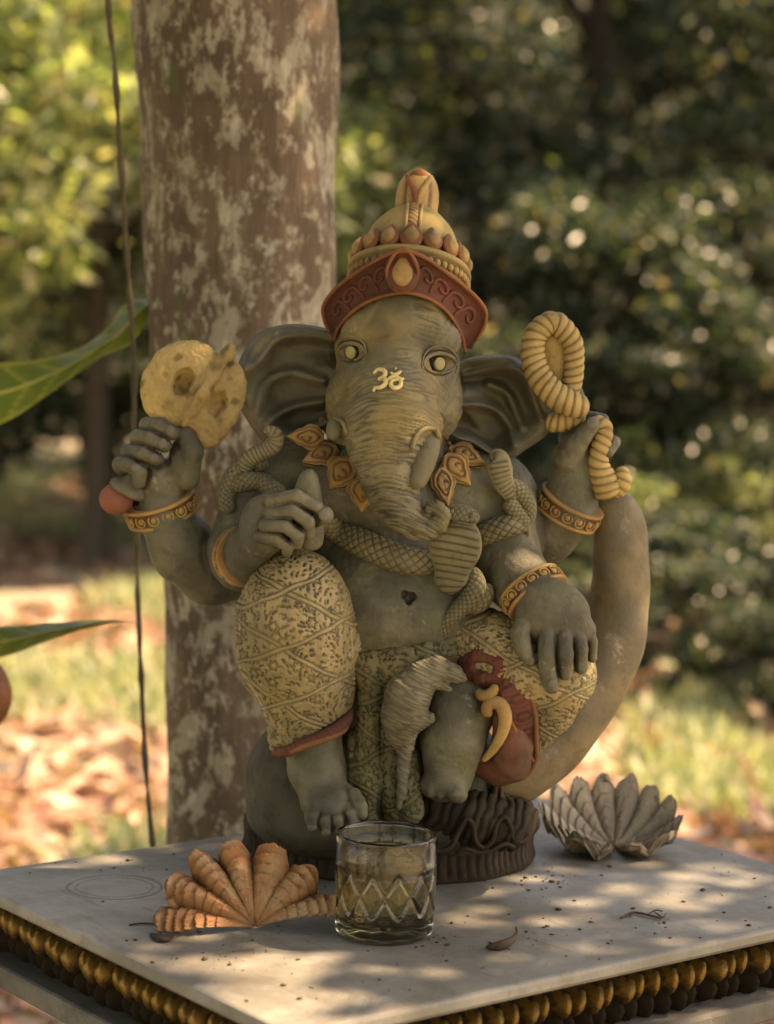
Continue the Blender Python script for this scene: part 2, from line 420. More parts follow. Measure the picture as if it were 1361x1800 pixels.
# standing lower leg and foot
B.chain([(548, 1290, 125, 52), (556, 1350, 135, 47), (570, 1400, 150, 42)], 14)
B.add(ell(W(588, 1415, 178), (54, 52, 36)), 18)
for x, y, r in ((548, 1442, 15), (572, 1450, 15), (596, 1448, 15), (620, 1436, 15), (634, 1422, 14)):
    B.chain([(x - (x - 590) * .25, y - 26, 200, r * .8), (x, y - 6, 230, r * .78), (x + 2, y + 10, 232, r * .68)], 1.5)
# folded leg with its foot hanging in front
B.chain([(860, 1180, 60, 70), (806, 1248, 128, 57), (797, 1300, 138, 54), (788, 1366, 145, 42)], 16)
B.add(ell(W(772, 1382, 150), (34, 30, 22)), 10)
B.chain([(800, 1370, 165, 20), (804, 1394, 176, 18)], 3)
B.chain([(760, 1380, 168, 10), (758, 1396, 174, 8)], 3); B.chain([(776, 1382, 170, 9), (775, 1399, 176, 7)], 3)
# navel, folds
nP, nN = W(716, 1047, 0), None
q, nN = B.hit(712, 1046); B.sub(ell(q, (7, 16, 8)), 3)
q, _ = B.hit(724, 1049); B.sub(ell(q, (7, 16, 8)), 3)
q, _ = B.hit(718, 1056); B.sub(ell(q, (6, 14, 8)), 3)
B.sub(rc(W(560, 905, 190), W(520, 985, 200), 1, 1), 0)
def body_disp(V, n):
    h = 1.6 * noise(V / 34) + .7 * noise(V / 11)
    crease_shade = sm(11 - B.eval(V + n * 11), 1.2, 7)          # brown antiquing paint plus crease shade painted into concave spots
    return h, np.maximum(sm(-noise(V / 20), .25, .6) * .35, .97 * crease_shade)
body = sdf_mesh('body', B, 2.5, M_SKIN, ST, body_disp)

# ---- head with the trunk
H = SDF()
H.add(ell(W(700, 600, 10), (112, 100, 112)))
H.add(ell(W(712, 560, 75), (78, 62, 66)), 50)
H.add(ell(W(624, 706, 52), (52, 60, 66)), 34)
H.add(ell(W(764, 706, 48), (50, 60, 74)), 34)
H.add(ell(W(693, 660, 95), (72, 66, 74)), 30)
H.add(ell(W(645, 585, 80), (40, 40, 34)), 24)
H.add(ell(W(770, 598, 76), (38, 40, 34)), 24)
H.chain([(688, 700, 118, 78), (686, 750, 142, 80), (683, 800, 160, 61), (687, 842, 174, 47), (697, 876, 182, 39)], 18)
H.chain([(697, 876, 182, 39), (710, 904, 190, 34), (730, 922, 196, 27)], 6)
H.chain([(730, 922, 196, 27), (752, 928, 200, 21), (771, 920, 203, 17), (779, 904, 204, 14), (770, 891, 204, 12), (757, 892, 203, 10), (752, 902, 202, 8)], 1.5)
# sockets of the tusks
H.add(rc(W(752, 745, 150), W(748, 790, 165), 26, 18), 14)
H.add(rc(W(605, 735, 120), W(600, 760, 130), 24, 20), 14)
nz_ = lambda v: np.array(v, float) / np.linalg.norm(v)
EYES = [((620, 621), 22, 15), ((770, 641), 27, 17)]
EP = []
for (x, y), rx, rz in EYES:
    p, n = H.hit(x, y); EP.append((p, n))
for (p, n), (xy, rx, rz) in zip(EP, EYES):
    H.sub(ell(p + n * 2, (rx * .98, 15, rz * .95)), 4)
def wrinkle(V, x, z, sx, sz, k):
    q = np.stack([x / sx, V[:, 1] / 60, z / sz], 1)
    return np.exp(-(noise(q) / k) ** 2)
ZE = W(700, 640, 150)[2]; XC = W(690, 700, 150)[0]
def head_disp(V, n):
    x = V[:, 0] - XC; z = V[:, 2]
    low = sm(-(z - ZE), -20, 40)                       # trunk part
    fore = sm(z - ZE, 15, 60)
    side = sm(np.abs(x), 60, 105)
    zz = z + (x / 95) ** 2 * 42 * low - 14 * fore * np.cos(x / 38) + 5 * noise(V / 45)
    tr = wrinkle(V, x, zz, 62, 6.2, .17) * (1 - .75 * side)
    fo = wrinkle(V + 40, x, zz, 60, 8.5, .13) * sm(noise(V / 55 + 9), -.25, .25) * (1 - side)
    ck = wrinkle(V + 90, x * .7 + z * .7, z * .5 - np.abs(x) * .9, 40, 8, .13) * side * (1 - sm(V[:, 1], -60, 0))
    g = tr * low * (.75 + .25 * (1 - fore)) + fo * (1 - low) * .8 + .55 * ck
    g = np.clip(g, 0, 1); fine = noise(V / 5.0)
    crease_shade = sm(8 - H.eval(V + n * 8), 1.2, 6.0)  # crease shade of the head, painted in along with the antiquing
    return -2.4 * g + 1.2 * noise(V / 30) + .35 * fine, np.maximum(g * .8, .8 * crease_shade)
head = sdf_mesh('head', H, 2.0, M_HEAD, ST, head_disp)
def yellowing(m):
    n = m.node_tree; b = n.nodes['Principled BSDF']; src = b.inputs['Base Color'].links[0].from_socket
    tc = N(n, 'TexCoord').outputs['Object']
    c = mix(n, ramp(n, noi(n, tc, 9, 3), .45, .7, 0, .7), src, (.27, .185, .06)); n.links.new(c, b.inputs['Base Color'])
yellowing(M_HEAD)
# tusks
tube('tusk', PW([(757, 752, 158, 17), (752, 785, 178, 21), (742, 820, 196, 20), (733, 846, 206, 16), (728, 860, 210, 11)]), M_TUSK, ST, step=2.5, nseg=28)
tube('tusk', PW([(600, 742, 132, 12), (592, 752, 142, 17), (590, 763, 150, 15), (596, 772, 152, 9)]), M_TUSK, ST, step=2, nseg=24)
def lip(pts, r, mat, par, name, S=H, lift=1.5, nseg=10):
    rows = []
    for a in pts:
        p, n = S.hit(a[0], a[1], lift); rows.append((*p, a[2] if len(a) > 2 else r))
    V, Q, _ = tube_geo(rows, step=2, nseg=nseg); return mesh(name, V, Q, mat, par)
lip([(722, 790), (730, 768), (745, 754), (762, 754), (771, 770), (770, 792)], 4.5, M_HEAD, ST, 'tusk_fold')
lip([(582, 770), (580, 748), (590, 736), (604, 742), (612, 762)], 4, M_HEAD, ST, 'tusk_fold')
# eyes: ball, pupil, lids
M_PUPIL = stone('pupil_paint', (.38, .33, .18), (.27, .23, .12)); M_EYE = stone('eye_dark_paint', (.075, .07, .045), (.05, .045, .03)); M_LINE = stone('line_paint', (.03, .025, .018), (.04, .034, .024))
for k, ((p, n), ((ex, ey), rx, rz)) in enumerate(zip(EP, EYES)):
    F = fr((0, 0, 0), -np.array(n) * 1.0, (1, 0, 0))
    Rt = np.array([[1, 0, 0], n * -1, np.cross([1, 0, 0], n * -1)]); 
    c = p - n * 8
    V, Q = ball_geo(c, (rx * .80, 15, rz * .84), n=20, m=28); eye = mesh('eye', V, Q, M_EYE, ST)
    q = np.array(W(ex - 2, ey - 4, 0)); ne_ = nz_(n + np.array([0, -.6, .05])); xe_ = nz_(np.cross([0, 0, 1.0], ne_)) * 1.0; ze_ = np.cross(ne_, xe_); xe_ = -xe_ if xe_[0] < 0 else xe_; ze_ = ze_ if ze_[2] > 0 else -ze_; cc = c + ne_ * (1 / math.sqrt((ne_[0] / (rx * .80)) ** 2 + (ne_[1] / 15) ** 2 + (ne_[2] / (rz * .84)) ** 2) + .6) + np.array([0, 0, 1.5])
    V, Q = ball_geo(cc, (11, 11, 3.4), np.array([xe_, ze_, ne_]), n=14, m=22); mesh('pupil', V, Q, M_PUPIL, eye)
    V, Q, _ = tube_geo([(*(cc + xe_ * 12.6 * math.cos(a) + ze_ * 12.6 * math.sin(a) - ne_ * .8), 1.7) for a in np.linspace(-3.5, .36, 18)], step=2, nseg=8) if True else 0; mesh('iris_rim', V, Q, M_LINE, eye)
    for nm, a0, a1, ky, off, r in (('upper_lid', 192, -14, 1.12, 1, 4.2), ('lid_line', 190, -16, 1.42, 3, 1.3), ('upper_lid', 196, -30, 1.85, 4, 2.2), ('lower_lid', 188, 352, .92, 0, 2.6), ('lid_line', 196, 344, 1.16, 1, .9)):
        rows = []
        for a in np.linspace(a0, a1, 14):
            ar = math.radians(a); xx = ex + (rx + off) * math.cos(ar) + (3 if k else -2); yy = ey - (rz * ky + off * .3) * math.sin(ar) - 1
            pp, nn = H.hit(xx, yy, .6); rr = r * (.45 + .55 * math.sin(PI * (a - a0) / (a1 - a0)))
            rows.append((*pp, rr))
        V, Q, _ = tube_geo(rows, step=2, nseg=8); mesh(nm, V, Q, M_LINE if nm == 'lid_line' else M_HEAD, ST)
# om sign on the brow
def rel(pts, name, mat, S=H, lift=1.5, par=None):
    rows = []
    for x, y, r in pts:
        p, n = S.hit(x, y, lift); rows.append((*p, r))
    return tube_geo(rows, step=1.5, nseg=10)
om = [rel([(657, 658, 2.5), (664, 651, 3.2), (675, 652, 4), (677, 660, 4), (669, 666, 3.4), (664, 667, 2.8)], '', 0),
      rel([(666, 667, 3), (676, 667, 4), (678, 675, 4.2), (669, 682, 3.8), (660, 683, 3), (657, 690, 2)], '', 0),
      rel([(680, 670, 2.6), (688, 664, 3.2), (697, 663, 3.2), (704, 669, 3.6), (703, 679, 4), (694, 683, 4), (687, 677, 3.6), (690, 670, 3), (700, 668, 3), (711, 666, 2.2)], '', 0),
      rel([(686, 655, 2), (692, 659, 3), (700, 657, 3), (705, 652, 2)], '', 0),
      rel([(694, 648, 2.6), (697, 650, 2.6)], '', 0)]
V, Q, _ = join(om); mesh('brow_sign', V, Q, stone('sign_cream_paint', (.62, .50, .25), (.55, .42, .2)), ST)

# ---- ears
def pdist(x, y, pl):
    best = 1e9
    for (ax, ay), (bx, by) in zip(pl[:-1], pl[1:]):
        L = (bx - ax) ** 2 + (by - ay) ** 2; h = min(max(((x - ax) * (bx - ax) + (y - ay) * (by - ay)) / L, 0), 1)
        best = min(best, math.hypot(x - ax - h * (bx - ax), y - ay - h * (by - ay)))
    return best
def ear(outline, root, d0, ridges, flip):
    O = crom(np.array(outline, float), 130); n = len(O); m = 56; ridges = [[tuple(q) for q in crom(np.array(r, float), 14)] for r in ridges]
    V = []; wsh = []
    for j, t in enumerate(np.linspace(0, 1, m)):
        for i in range(n):
            u = i / (n - 1)
            x = root[0] + (O[i, 0] - root[0]) * t; y = root[1] + (O[i, 1] - root[1]) * t
            d = d0 + (-46 * sm(t, 0, .55) + 44 * sm(t, .62, .93) - 22 * sm(t, .93, 1.0))          # dish with a rolled rim
            rv = [math.exp(-(pdist(x, y, r_) / 8.5) ** 2) for r_ in ridges]; g = 26 * max(rv) * (1 - .7 * sm(t, .93, 1.0)); wsh.append(.7 * (1 - max(rv)) * sm(t, .1, .3) * (1 - sm(t, .7, .9)) * .6)  # hollows between the ridges painted darker, shade put into the colour
            V.append(W(x, y, d + g)); 
    V = np.array(V); V += 1.2 * noise(V / 14)[:, None] * np.array([0, 1, 0])
    Bk = V + np.array([0, 15, 0]); c = np.array([V[:n * 1].mean(0)])
    Qf = grid_q(m, n); Qb = grid_q(m, n, off=m * n)[:, ::-1]
    rim = [(m - 1) * n + i for i in range(n)]
    side = [(rim[i], rim[i + 1], rim[i + 1] + m * n, rim[i] + m * n) for i in range(n - 1)]
    Q = [tuple(q) for q in Qf] + [tuple(q) for q in Qb] + side
    if flip: Q = [q[::-1] for q in Q]
    return np.vstack([V, Bk]), Q, wsh + [0] * len(wsh)
V, Q, ws = ear([(612, 590), (560, 574), (505, 570), (455, 585), (426, 622), (412, 668), (422, 715), (445, 755), (480, 790), (530, 778), (575, 752), (612, 745)], (600, 665), 20, [[(421, 650), (451, 641), (474, 612), (492, 596), (535, 592), (585, 600)], [(452, 722), (458, 695), (469, 673), (490, 660), (518, 656), (568, 670)], [(470, 746), (482, 733), (502, 722), (530, 712), (570, 707)], [(492, 768), (537, 758), (575, 738)]], False)
mesh('ear', V, Q, M_DARK, ST, ws)
V, Q, ws = ear([(800, 640), (830, 628), (875, 623), (915, 632), (950, 668), (988, 728), (960, 765), (925, 790), (888, 812), (850, 795), (815, 780), (785, 765)], (805, 700), 16, [[(815, 658), (862, 649), (905, 648), (926, 664), (936, 700), (950, 738)], [(812, 712), (846, 712), (876, 724), (896, 750), (903, 782)], [(791, 770), (827, 772), (862, 800)], [(860, 676), (890, 690), (905, 720), (915, 750)]], True)
mesh('ear', V, Q, M_DARK, ST, ws)
# ---- patterned cloth over the raised knee and over the thigh
def motif(V, n, cell=33.0):
    """carved floral net: rings with a boss, pierced leaf shaped pits between, twin diagonal lines"""
    d, v, s2 = worley(V / cell); d = d * cell; v = v * cell
    ang = np.arctan2(v[:, 2], v[:, 0]); rad = 8.0 + 1.6 * np.cos(6 * ang)
    ring = np.exp(-((d - rad) / 1.9) ** 2); dot = sm(-d, -4.6, -2.6)
    q = V + 3.5 * np.stack([noise(V / 14 + 5), noise(V / 14 + 9), noise(V / 14)], 1)
    ds, vs, ss = worley(q / 10.2); ds = ds * 10.2
    an = np.arctan2(vs[:, 2], vs[:, 0]); pit = sm(4.6 + 1.6 * np.cos(2 * an + V[:, 0] / 17 + V[:, 2] / 23) - ds, 0, 2.2) * sm(d, 10, 12)
    g = np.clip(ring + .95 * pit, 0, 1)
    for a, off in ((.55, 0), (-.45, 30)):
        u = V[:, 2] + a * V[:, 0] + off + 8 * noise(V / 60); m = np.mod(u, 98) - 49
        g = np.maximum(g * sm(np.abs(m), 2.5, 4.5), .9 * np.exp(-((np.abs(m) - 4.2) / 1.5) ** 2))
    return g, dot
def cloth_disp(V, n):
    g, dot = motif(V, n); h = 1.2 * noise(V / 40) - 3.4 * g + 1.8 * dot
    patch = sm(noise(V / 50 + 3), -.45, .35)
    return h, np.clip(g * (.70 + .3 * patch), 0, 1)
KC = SDF()
KC.chain([(522, 1052, 150, 84), (517, 1085, 148, 96), (520, 1140, 140, 98), (538, 1200, 134, 82), (549, 1290, 128, 64)], 20)
KC.chain([(480, 1180, 60, 56), (462, 1110, 60, 50)], 24)
KC.chain([(540, 1090, 130, 80), (640, 1190, 10, 70)], 18)
KC.chain([(500, 1240, 140, 24), (487, 1300, 150, 10), (485, 1316, 152, 7)], 22)
ca, cb = W(480, 1322, 150), W(617, 1248, 150)
cn = np.cross(cb - ca, [0, -1, 0]); cn = cn if cn[2] < 0 else -cn
KC.sub(plane(ca + (0, 0, 2), cn))
knee = sdf_mesh('knee_cloth', KC, 2.0, M_CLOTH, ST, cloth_disp)
# red lining lip along the hem
hem = [(481, 1322, 148, 6), (500, 1322, 190, 9), (530, 1308, 203, 10), (562, 1296, 203, 10), (592, 1281, 192, 10), (612, 1262, 172, 9), (616, 1246, 145, 7)]
tube('cloth_hem', PW([(a, b, c, r) for a, b, c, r in hem]), M_RED, ST, step=2.5, nseg=18,
     disp=lambda s, t, r: (-1.6 * np.exp(-((np.mod(s, 9) - 4.5) / 1.6) ** 2) * (np.sin(t) < .3) + 1.2 * np.sin(s / 19), .5 * np.exp(-((np.mod(s, 9) - 4.5) / 1.8) ** 2) + 0 * t))
tube('cloth_hem', PW([(481, 1325, 150, 4), (505, 1323, 196, 5), (540, 1310, 210, 5.5), (575, 1298, 206, 5.5), (604, 1284, 190, 5), (615, 1262, 165, 4)]), M_RUST, ST, step=2.5, nseg=14)

TC = SDF()
TC.chain([(800, 1120, 60, 66), (870, 1150, 100, 68), (930, 1175, 118, 74), (968, 1182, 118, 76)], 22)
TC.chain([(968, 1190, 112, 72), (952, 1240, 100, 56), (925, 1285, 96, 40), (912, 1322, 96, 26)], 22)
thigh = sdf_mesh('thigh_cloth', TC, 2.2, M_CLOTH, ST, cloth_disp)
# belt cloth and the drape between the legs
DR = SDF()
DR.chain([(600, 1150, 90, 34), (650, 1172, 120, 34), (700, 1168, 134, 34), (745, 1158, 134, 32), (780, 1150, 120, 30), (850, 1110, 80, 44)], 12)
DR.chain([(655, 1190, 130, 26), (648, 1290, 128, 22), (650, 1370, 134, 24), (648, 1430, 140, 24)], 12)
DR.chain([(690, 1180, 120, 26), (688, 1330, 126, 20), (692, 1420, 150, 24)], 6)
DR.chain([(716, 1330, 128, 20), (722, 1425, 160, 24)], 6)
DR.chain([(630, 1300, 110, 20), (628, 1430, 130, 24)], 6)
def drape_disp(V, n):
    g, dot = motif(V + 300, n, 22); m = sm(noise(V / 45), -.5, .1)
    return 1.5 * noise(V / 25) - 2.6 * g * m + dot, np.clip(g * .95 + .9 * sm(11 - DR.eval(V + n * 11), 1.5, 8), 0, 1)  # carved motif, plus shade painted into the concave folds
M_DRAPE = stone('mossy_cloth', (.17, .14, .07), (.10, .095, .045), wash_shade_c=(.016, .014, .009), moss=.4)
sdf_mesh('drape', DR, 2.4, M_DRAPE, ST, drape_disp)

# red sash: looped belt end, embossed strip, falling flap
SA = SDF()
SA.chain([(822, 1165, 135, 20), (845, 1160, 152, 22), (880, 1168, 160, 22), (898, 1182, 158, 20), (880, 1195, 160, 18), (850, 1190, 156, 18), (830, 1178, 146, 18)], 6)
SA.sub(ell(W(846, 1174, 176), (20, 16, 9)), 5)
sdf_mesh('sash_knot', SA, 2.2, M_RED, ST, lambda V, n: (1.6 * noise(V / 12) - 1.0 * np.exp(-(noise(V / 16 + 5) / .1) ** 2), .5 * np.exp(-(noise(V / 16 + 5) / .14) ** 2)))
def strip_disp(s, t, r):
    k = np.exp(-((np.mod(s + 4 * np.cos(t * 2), 11) - 5.5) / 1.7) ** 2) * (np.abs(np.cos(t)) < .82)
    lp = np.exp(-((np.hypot(np.mod(s, 33) - 16.5, 16 * np.cos(t)) - 8) / 1.8) ** 2)
    g = np.clip(.7 * k + lp, 0, 1) * (np.sin(t) > 0)
    rim = np.exp(-((np.abs(np.cos(t)) - .93) / .05) ** 2)
    return -2.4 * g + 1.5 * rim, .8 * g
UPV = (.15, -1, .1)
tube('sash_strip', PW([(878, 1190, 176, 20, .3), (902, 1208, 182, 27, .3), (916, 1245, 178, 27, .3), (926, 1290, 160, 22, .3), (938, 1334, 140, 12, .3)]), M_RED, ST, step=1.8, nseg=54, up=UPV, disp=strip_disp)
tube('sash_edge', PW([(893, 1182, 176, 3.5), (925, 1206, 186, 4), (940, 1250, 176, 4), (943, 1300, 160, 4), (941, 1340, 146, 4), (918, 1368, 140, 4), (880, 1376, 130, 4)]), M_RUST, ST, step=2.5, nseg=10)
tube('sash_edge', PW([(876, 1206, 180, 3), (888, 1240, 186, 3.5), (904, 1280, 176, 3.5), (924, 1312, 162, 3), (938, 1340, 148, 3)]), M_RUST, ST, step=2.5, nseg=10)
SF = SDF()
SF.chain([(885, 1230, 150, 14), (895, 1270, 150, 26), (902, 1310, 142, 34), (898, 1338, 130, 34), (878, 1352, 118, 26), (850, 1345, 112, 22)], 16)
sdf_mesh('sash_flap', SF, 2.6, stone('sash_paint', (.15, .055, .034), (.085, .05, .032), chalk=.15), ST, lambda V, n: (2.0 * noise(V / 22), .3 * sm(-noise(V / 30), .1, .5)))
tube('sash_curl', PW([(840, 1212, 176, 6), (846, 1222, 186, 9), (858, 1222, 190, 10), (868, 1212, 188, 9), (866, 1203, 184, 6)]), M_GOLD, ST, step=2, nseg=20)
tube('sash_curl', PW([(866, 1256, 190, 6), (856, 1250, 192, 10), (862, 1236, 192, 11), (879, 1238, 192, 12), (888, 1258, 190, 12), (884, 1286, 182, 10), (868, 1316, 168, 8), (848, 1338, 156, 5)]), M_GOLD, ST, step=2, nseg=22)

# ---- crescent rising behind the right side
tube('crescent', PW([(1066, 850, -35, 10), (1078, 885, -35, 36), (1090, 935, -40, 47), (1092, 1000, -40, 52), (1086, 1070, -38, 56), (1068, 1140, -30, 62), (1030, 1215, -20, 66), (975, 1290, -5, 66), (912, 1350, 10, 62), (850, 1395, 10, 50)]),
     M_CRES, ST, step=4, nseg=64, flat=.85, disp=lambda s, t, r: (1.3 * np.sin(s / 37 + 2 * t) + .9 * np.sin(s / 17 + t * 3), np.zeros_like(s + t)))

# ---- snakes
def scales(a=9.0, k=7, depth=1.8):
    def fn(s, t, r):
        u = s / a; v = t * k / (2 * PI)
        d1 = np.abs(np.mod(u + v, 1) - .5); d2 = np.abs(np.mod(u - v, 1) - .5)
        e = np.minimum(.5 - d1, .5 - d2)
        g = np.exp(-(e / .09) ** 2)
        return -depth * g + depth * .5 * np.minimum(e * 2, .5), .9 * g
    return fn
def snake(pts, name='snake', a=11.0, k=8, nseg=56, S=None, par=ST, **kw):
    return tube(name, pts, M_SNAKE, par, step=1.7, nseg=nseg, disp=scales(a, k), **kw)
def onbody(pts, S=B, lift=.35):
    rows = []
    for x, y, r in pts:
        p, n = S.hit(x, y, 0); rows.append((*(p + n * r * lift), r))
    return rows
snake(PW([(548, 896, 118, 14), (566, 910, 128, 17)]) + onbody([(590, 928, 19), (620, 946, 23), (665, 972, 25), (710, 988, 25), (750, 992, 22), (785, 985, 18)]), a=15, k=8, nseg=72)
snake(onbody([(838, 946, 18), (865, 936, 20), (895, 926, 20), (925, 918, 15)]), a=14, k=8, nseg=60)
# braided coil over the left shoulder with a raised tail end
snake(onbody([(405, 905, 12), (406, 870, 15), (425, 832, 17), (448, 815, 17), (462, 832, 15)], lift=.6), a=10, k=8)
snake(onbody([(415, 860, 12), (436, 850, 16), (458, 850, 16)], lift=.75) + PW([(478, 858, 100, 15), (500, 870, 108, 12)]), a=10, k=8)
tube('snake_head', PW([(425, 830, 78, 15), (440, 806, 84, 15), (464, 792, 88, 15), (482, 780, 92, 15), (484, 764, 96, 13), (472, 757, 100, 9), (464, 760, 104, 5)]), M_SNAKE, ST, step=1.7, nseg=48, up=(0, -1, .2), flat=.7,
     disp=lambda s, t, r: (-1.7 * np.exp(-((np.mod(s, 7) - 3.5) / 1.3) ** 2) * (np.sin(t) > .1), .8 * np.exp(-((np.mod(s, 7) - 3.5) / 1.5) ** 2) * (np.sin(t) > .1)))
# right shoulder snake, hood and thin tail
tube('snake_head', PW([(862, 812, 92, 12), (874, 808, 98, 20), (878, 826, 100, 23), (884, 846, 98, 19), (894, 862, 94, 16), (906, 880, 90, 14)]), M_SNAKE, ST, step=1.7, nseg=60, up=(0, -1, .1), flat=.55,
     disp=lambda s, t, r: (-1.9 * np.exp(-((np.mod(s, 8) - 4) / 1.4) ** 2) * (np.sin(t) > .2) * (np.abs(np.cos(t)) < .8), .85 * np.exp(-((np.mod(s, 8) - 4) / 1.6) ** 2) * (np.sin(t) > .2) * (np.abs(np.cos(t)) < .8)))
snake(PW([(888, 850, 88, 14), (912, 862, 86, 15), (928, 884, 84, 14), (931, 906, 84, 11), (926, 922, 84, 6)]), a=9, k=7)
snake(PW([(892, 876, 92, 14), (906, 900, 92, 15), (922, 918, 92, 12), (930, 926, 92, 6)]), a=9, k=7)
tube('snake_tail', PW([(927, 925, 86, 5), (929, 942, 80, 4), (920, 956, 80, 3.5), (921, 974, 78, 4)]), M_SNAKE, ST, step=1.5, nseg=14)
# hooded cobra on the belly
def hood(s, t, r):
    g = np.exp(-((np.mod(s - 4 * np.cos(t) ** 2, 13) - 6.5) / 1.9) ** 2) * (np.sin(t) > .05) * (np.abs(np.cos(t)) < .92)
    hat = np.exp(-((np.mod(s - 4 * np.cos(t) ** 2, 2.9) - 1.45) / .9) ** 2) * 0
    return -3.0 * g + .9 * (1 - g) * (np.sin(t) > .05), .8 * g
hp = [(806, 905, 178, 16, .6), (806, 925, 180, 34, .38), (802, 950, 178, 44, .34), (798, 975, 172, 42, .34), (795, 1000, 164, 31, .42), (792, 1025, 156, 26, .5), (794, 1044, 148, 18, .6)]
cob = tube('cobra_hood', PW(hp), M_SNAKE, ST, step=1.4, nseg=72, up=(-.15, -1, .05), disp=hood)
tube('cobra_head', PW([(786, 906, 186, 11), (796, 902, 192, 15), (814, 904, 196, 17), (830, 910, 196, 14), (838, 920, 192, 9)]), M_SNAKE, ST, step=1.5, nseg=44, flat=.75, up=(0, -1, .4), disp=scales(9, 8, 1.2))
for x, y in ((829, 906), (795, 899)):
    V, Q = ball_geo(W(x, y, 208), (4, 3, 4), n=10, m=12); mesh('cobra_eye', V, Q, M_DARK, ST)
tube('cobra_mouth', PW([(800, 916, 206, 2), (815, 920, 210, 2.4), (830, 922, 208, 2.2), (838, 916, 200, 2)]), M_DARK, ST, step=1.5, nseg=8)
snake(PW([(822, 1000, 150, 8), (832, 1010, 150, 14), (836, 1030, 150, 18), (826, 1052, 146, 17), (806, 1072, 142, 15), (788, 1092, 140, 13), (778, 1112, 136, 10), (766, 1128, 134, 8), (752, 1134, 132, 5)]), a=11, k=8, nseg=60)
snake(PW([(812, 1062, 128, 16), (838, 1058, 130, 20), (852, 1042, 132, 17), (846, 1026, 134, 12)]), a=10, k=8)

# ---- mouse resting on the thigh
MO = SDF()
MO.chain([(706, 1288, 176, 27), (709, 1256, 182, 37), (718, 1222, 186, 38), (742, 1192, 188, 29), (768, 1178, 190, 22), (796, 1184, 194, 16), (815, 1193, 196, 7)], 10)
MO.chain([(706, 1288, 176, 24), (712, 1310, 172, 14), (710, 1350, 170, 10), (706, 1395, 172, 8), (700, 1420, 176, 6)], 10)
MO.chain([(735, 1270, 186, 16), (756, 1262, 190, 10)], 6); MO.chain([(775, 1204, 196, 10), (790, 1210, 202, 6)], 4)
MO.add(ell(W(766, 1163, 196), (9, 5, 12)), 3); MO.add(ell(W(752, 1160, 176), (8, 5, 10)), 3)
def fur(V, n):
    x0, _, z0 = W(730, 1220, 180)
    u = (V[:, 0] - x0) * .75 - (V[:, 2] - z0) * .65
    q = np.stack([(V[:, 0] - x0) * .028 + (V[:, 2] - z0) * .028, V[:, 1] / 40, u / 5.5], 1)
    q = np.stack([V[:, 0] / 26 + V[:, 2] / 60, V[:, 1] / 40, V[:, 2] / 5.5 + V[:, 0] / 13], 1)
    g = np.exp(-(noise(q) / .2) ** 2); return -1.4 * g, np.maximum(.5 * g, .9 * sm(9 - MO.eval(V + n * 9), 1.5, 7))  # fur grooves, plus crease shade painted into the colour
mouse = sdf_mesh('mouse', MO, 1.8, stone('mouse_stone', (.19, .165, .11), (.12, .106, .072), wash_shade_c=(.02, .018, .014), chalk=.2), ST, fur)
for x, y in ((792, 1176), ):
    V, Q = ball_geo(W(x, y, 212), (4, 3, 4), n=10, m=12); mesh('eye', V, Q, M_DARK, mouse)

# ---- bracelets
def bracelet(c, ax, r, wd, ry=1.0, n=15, xref=(1, 0, 0)):
    F = fr(c, ax, xref); h = wd / 2
    prof = [(r - 8, -h), (r + 2, -h), (r + 5, -h + 2), (r + 5, -h + 6), (r + 1, -h + 8), (r, 0), (r + 1, h - 8), (r + 5, h - 6), (r + 5, h - 2), (r + 2, h), (r - 8, h)]
    def dfn(th, rr, z):
        cell = np.abs(np.mod(th * n / (2 * PI), 1) - .5)
        inner = np.abs(z) < h - 7
        w = np.where(inner, .95, np.where(rr < r + 4, .5, 0)); return 0, 0, w
    V, Q, w_ = lathe_geo(prof, 120, F, dfn, ry); o = mesh('bracelet', V, Q, M_GOLD, ST, w_)
    for i in range(n):
        a = 2 * PI * i / n; er = np.array([math.cos(a), math.sin(a) * ry, 0]); p = F[0] + (er * (r + 1.5)) @ np.array(F[1:])
        nrm = np.array([math.cos(a) * ry, math.sin(a), 0]); nrm /= np.linalg.norm(nrm); tg = np.array([-nrm[1], nrm[0], 0])
        L = np.array([tg, [0, 0, 1], nrm]) @ np.array(F[1:])
        s = min(h - 7.5, PI * r * .82 / n)
        parts = [tuple(ball_geo((0, 0, 0), (s * .62, s * .62, 4.5), n=8, m=14)) ]
        sp_ = [(s * (.98 - .02 * j) * math.cos(j * .62 + 2.2), s * (.98 - .02 * j) * math.sin(j * .62 + 2.2), 1.5 + .2 * j, 1.7) for j in range(9)]
        V2, Q2, _ = tube_geo(sp_, step=1.6, nseg=8); parts.append((V2, Q2))
        Vj, Qj, _ = join(parts); Vj = p + Vj @ L
        mesh('scroll_bead', Vj, Qj, M_GOLD, o)
    return o
bracelet(W(283, 893, 8), (-.30, -.30, .92), 60, 38, .86)
bracelet(W(1000, 893, 2), (.42, -.30, .86), 56, 38, .86)
bracelet(W(938, 1040, 135), (.55, -.52, -.62), 56, 34, .8)
bracelet(W(433, 978, 112), (.35, -.93, .12), 52, 30, .95)
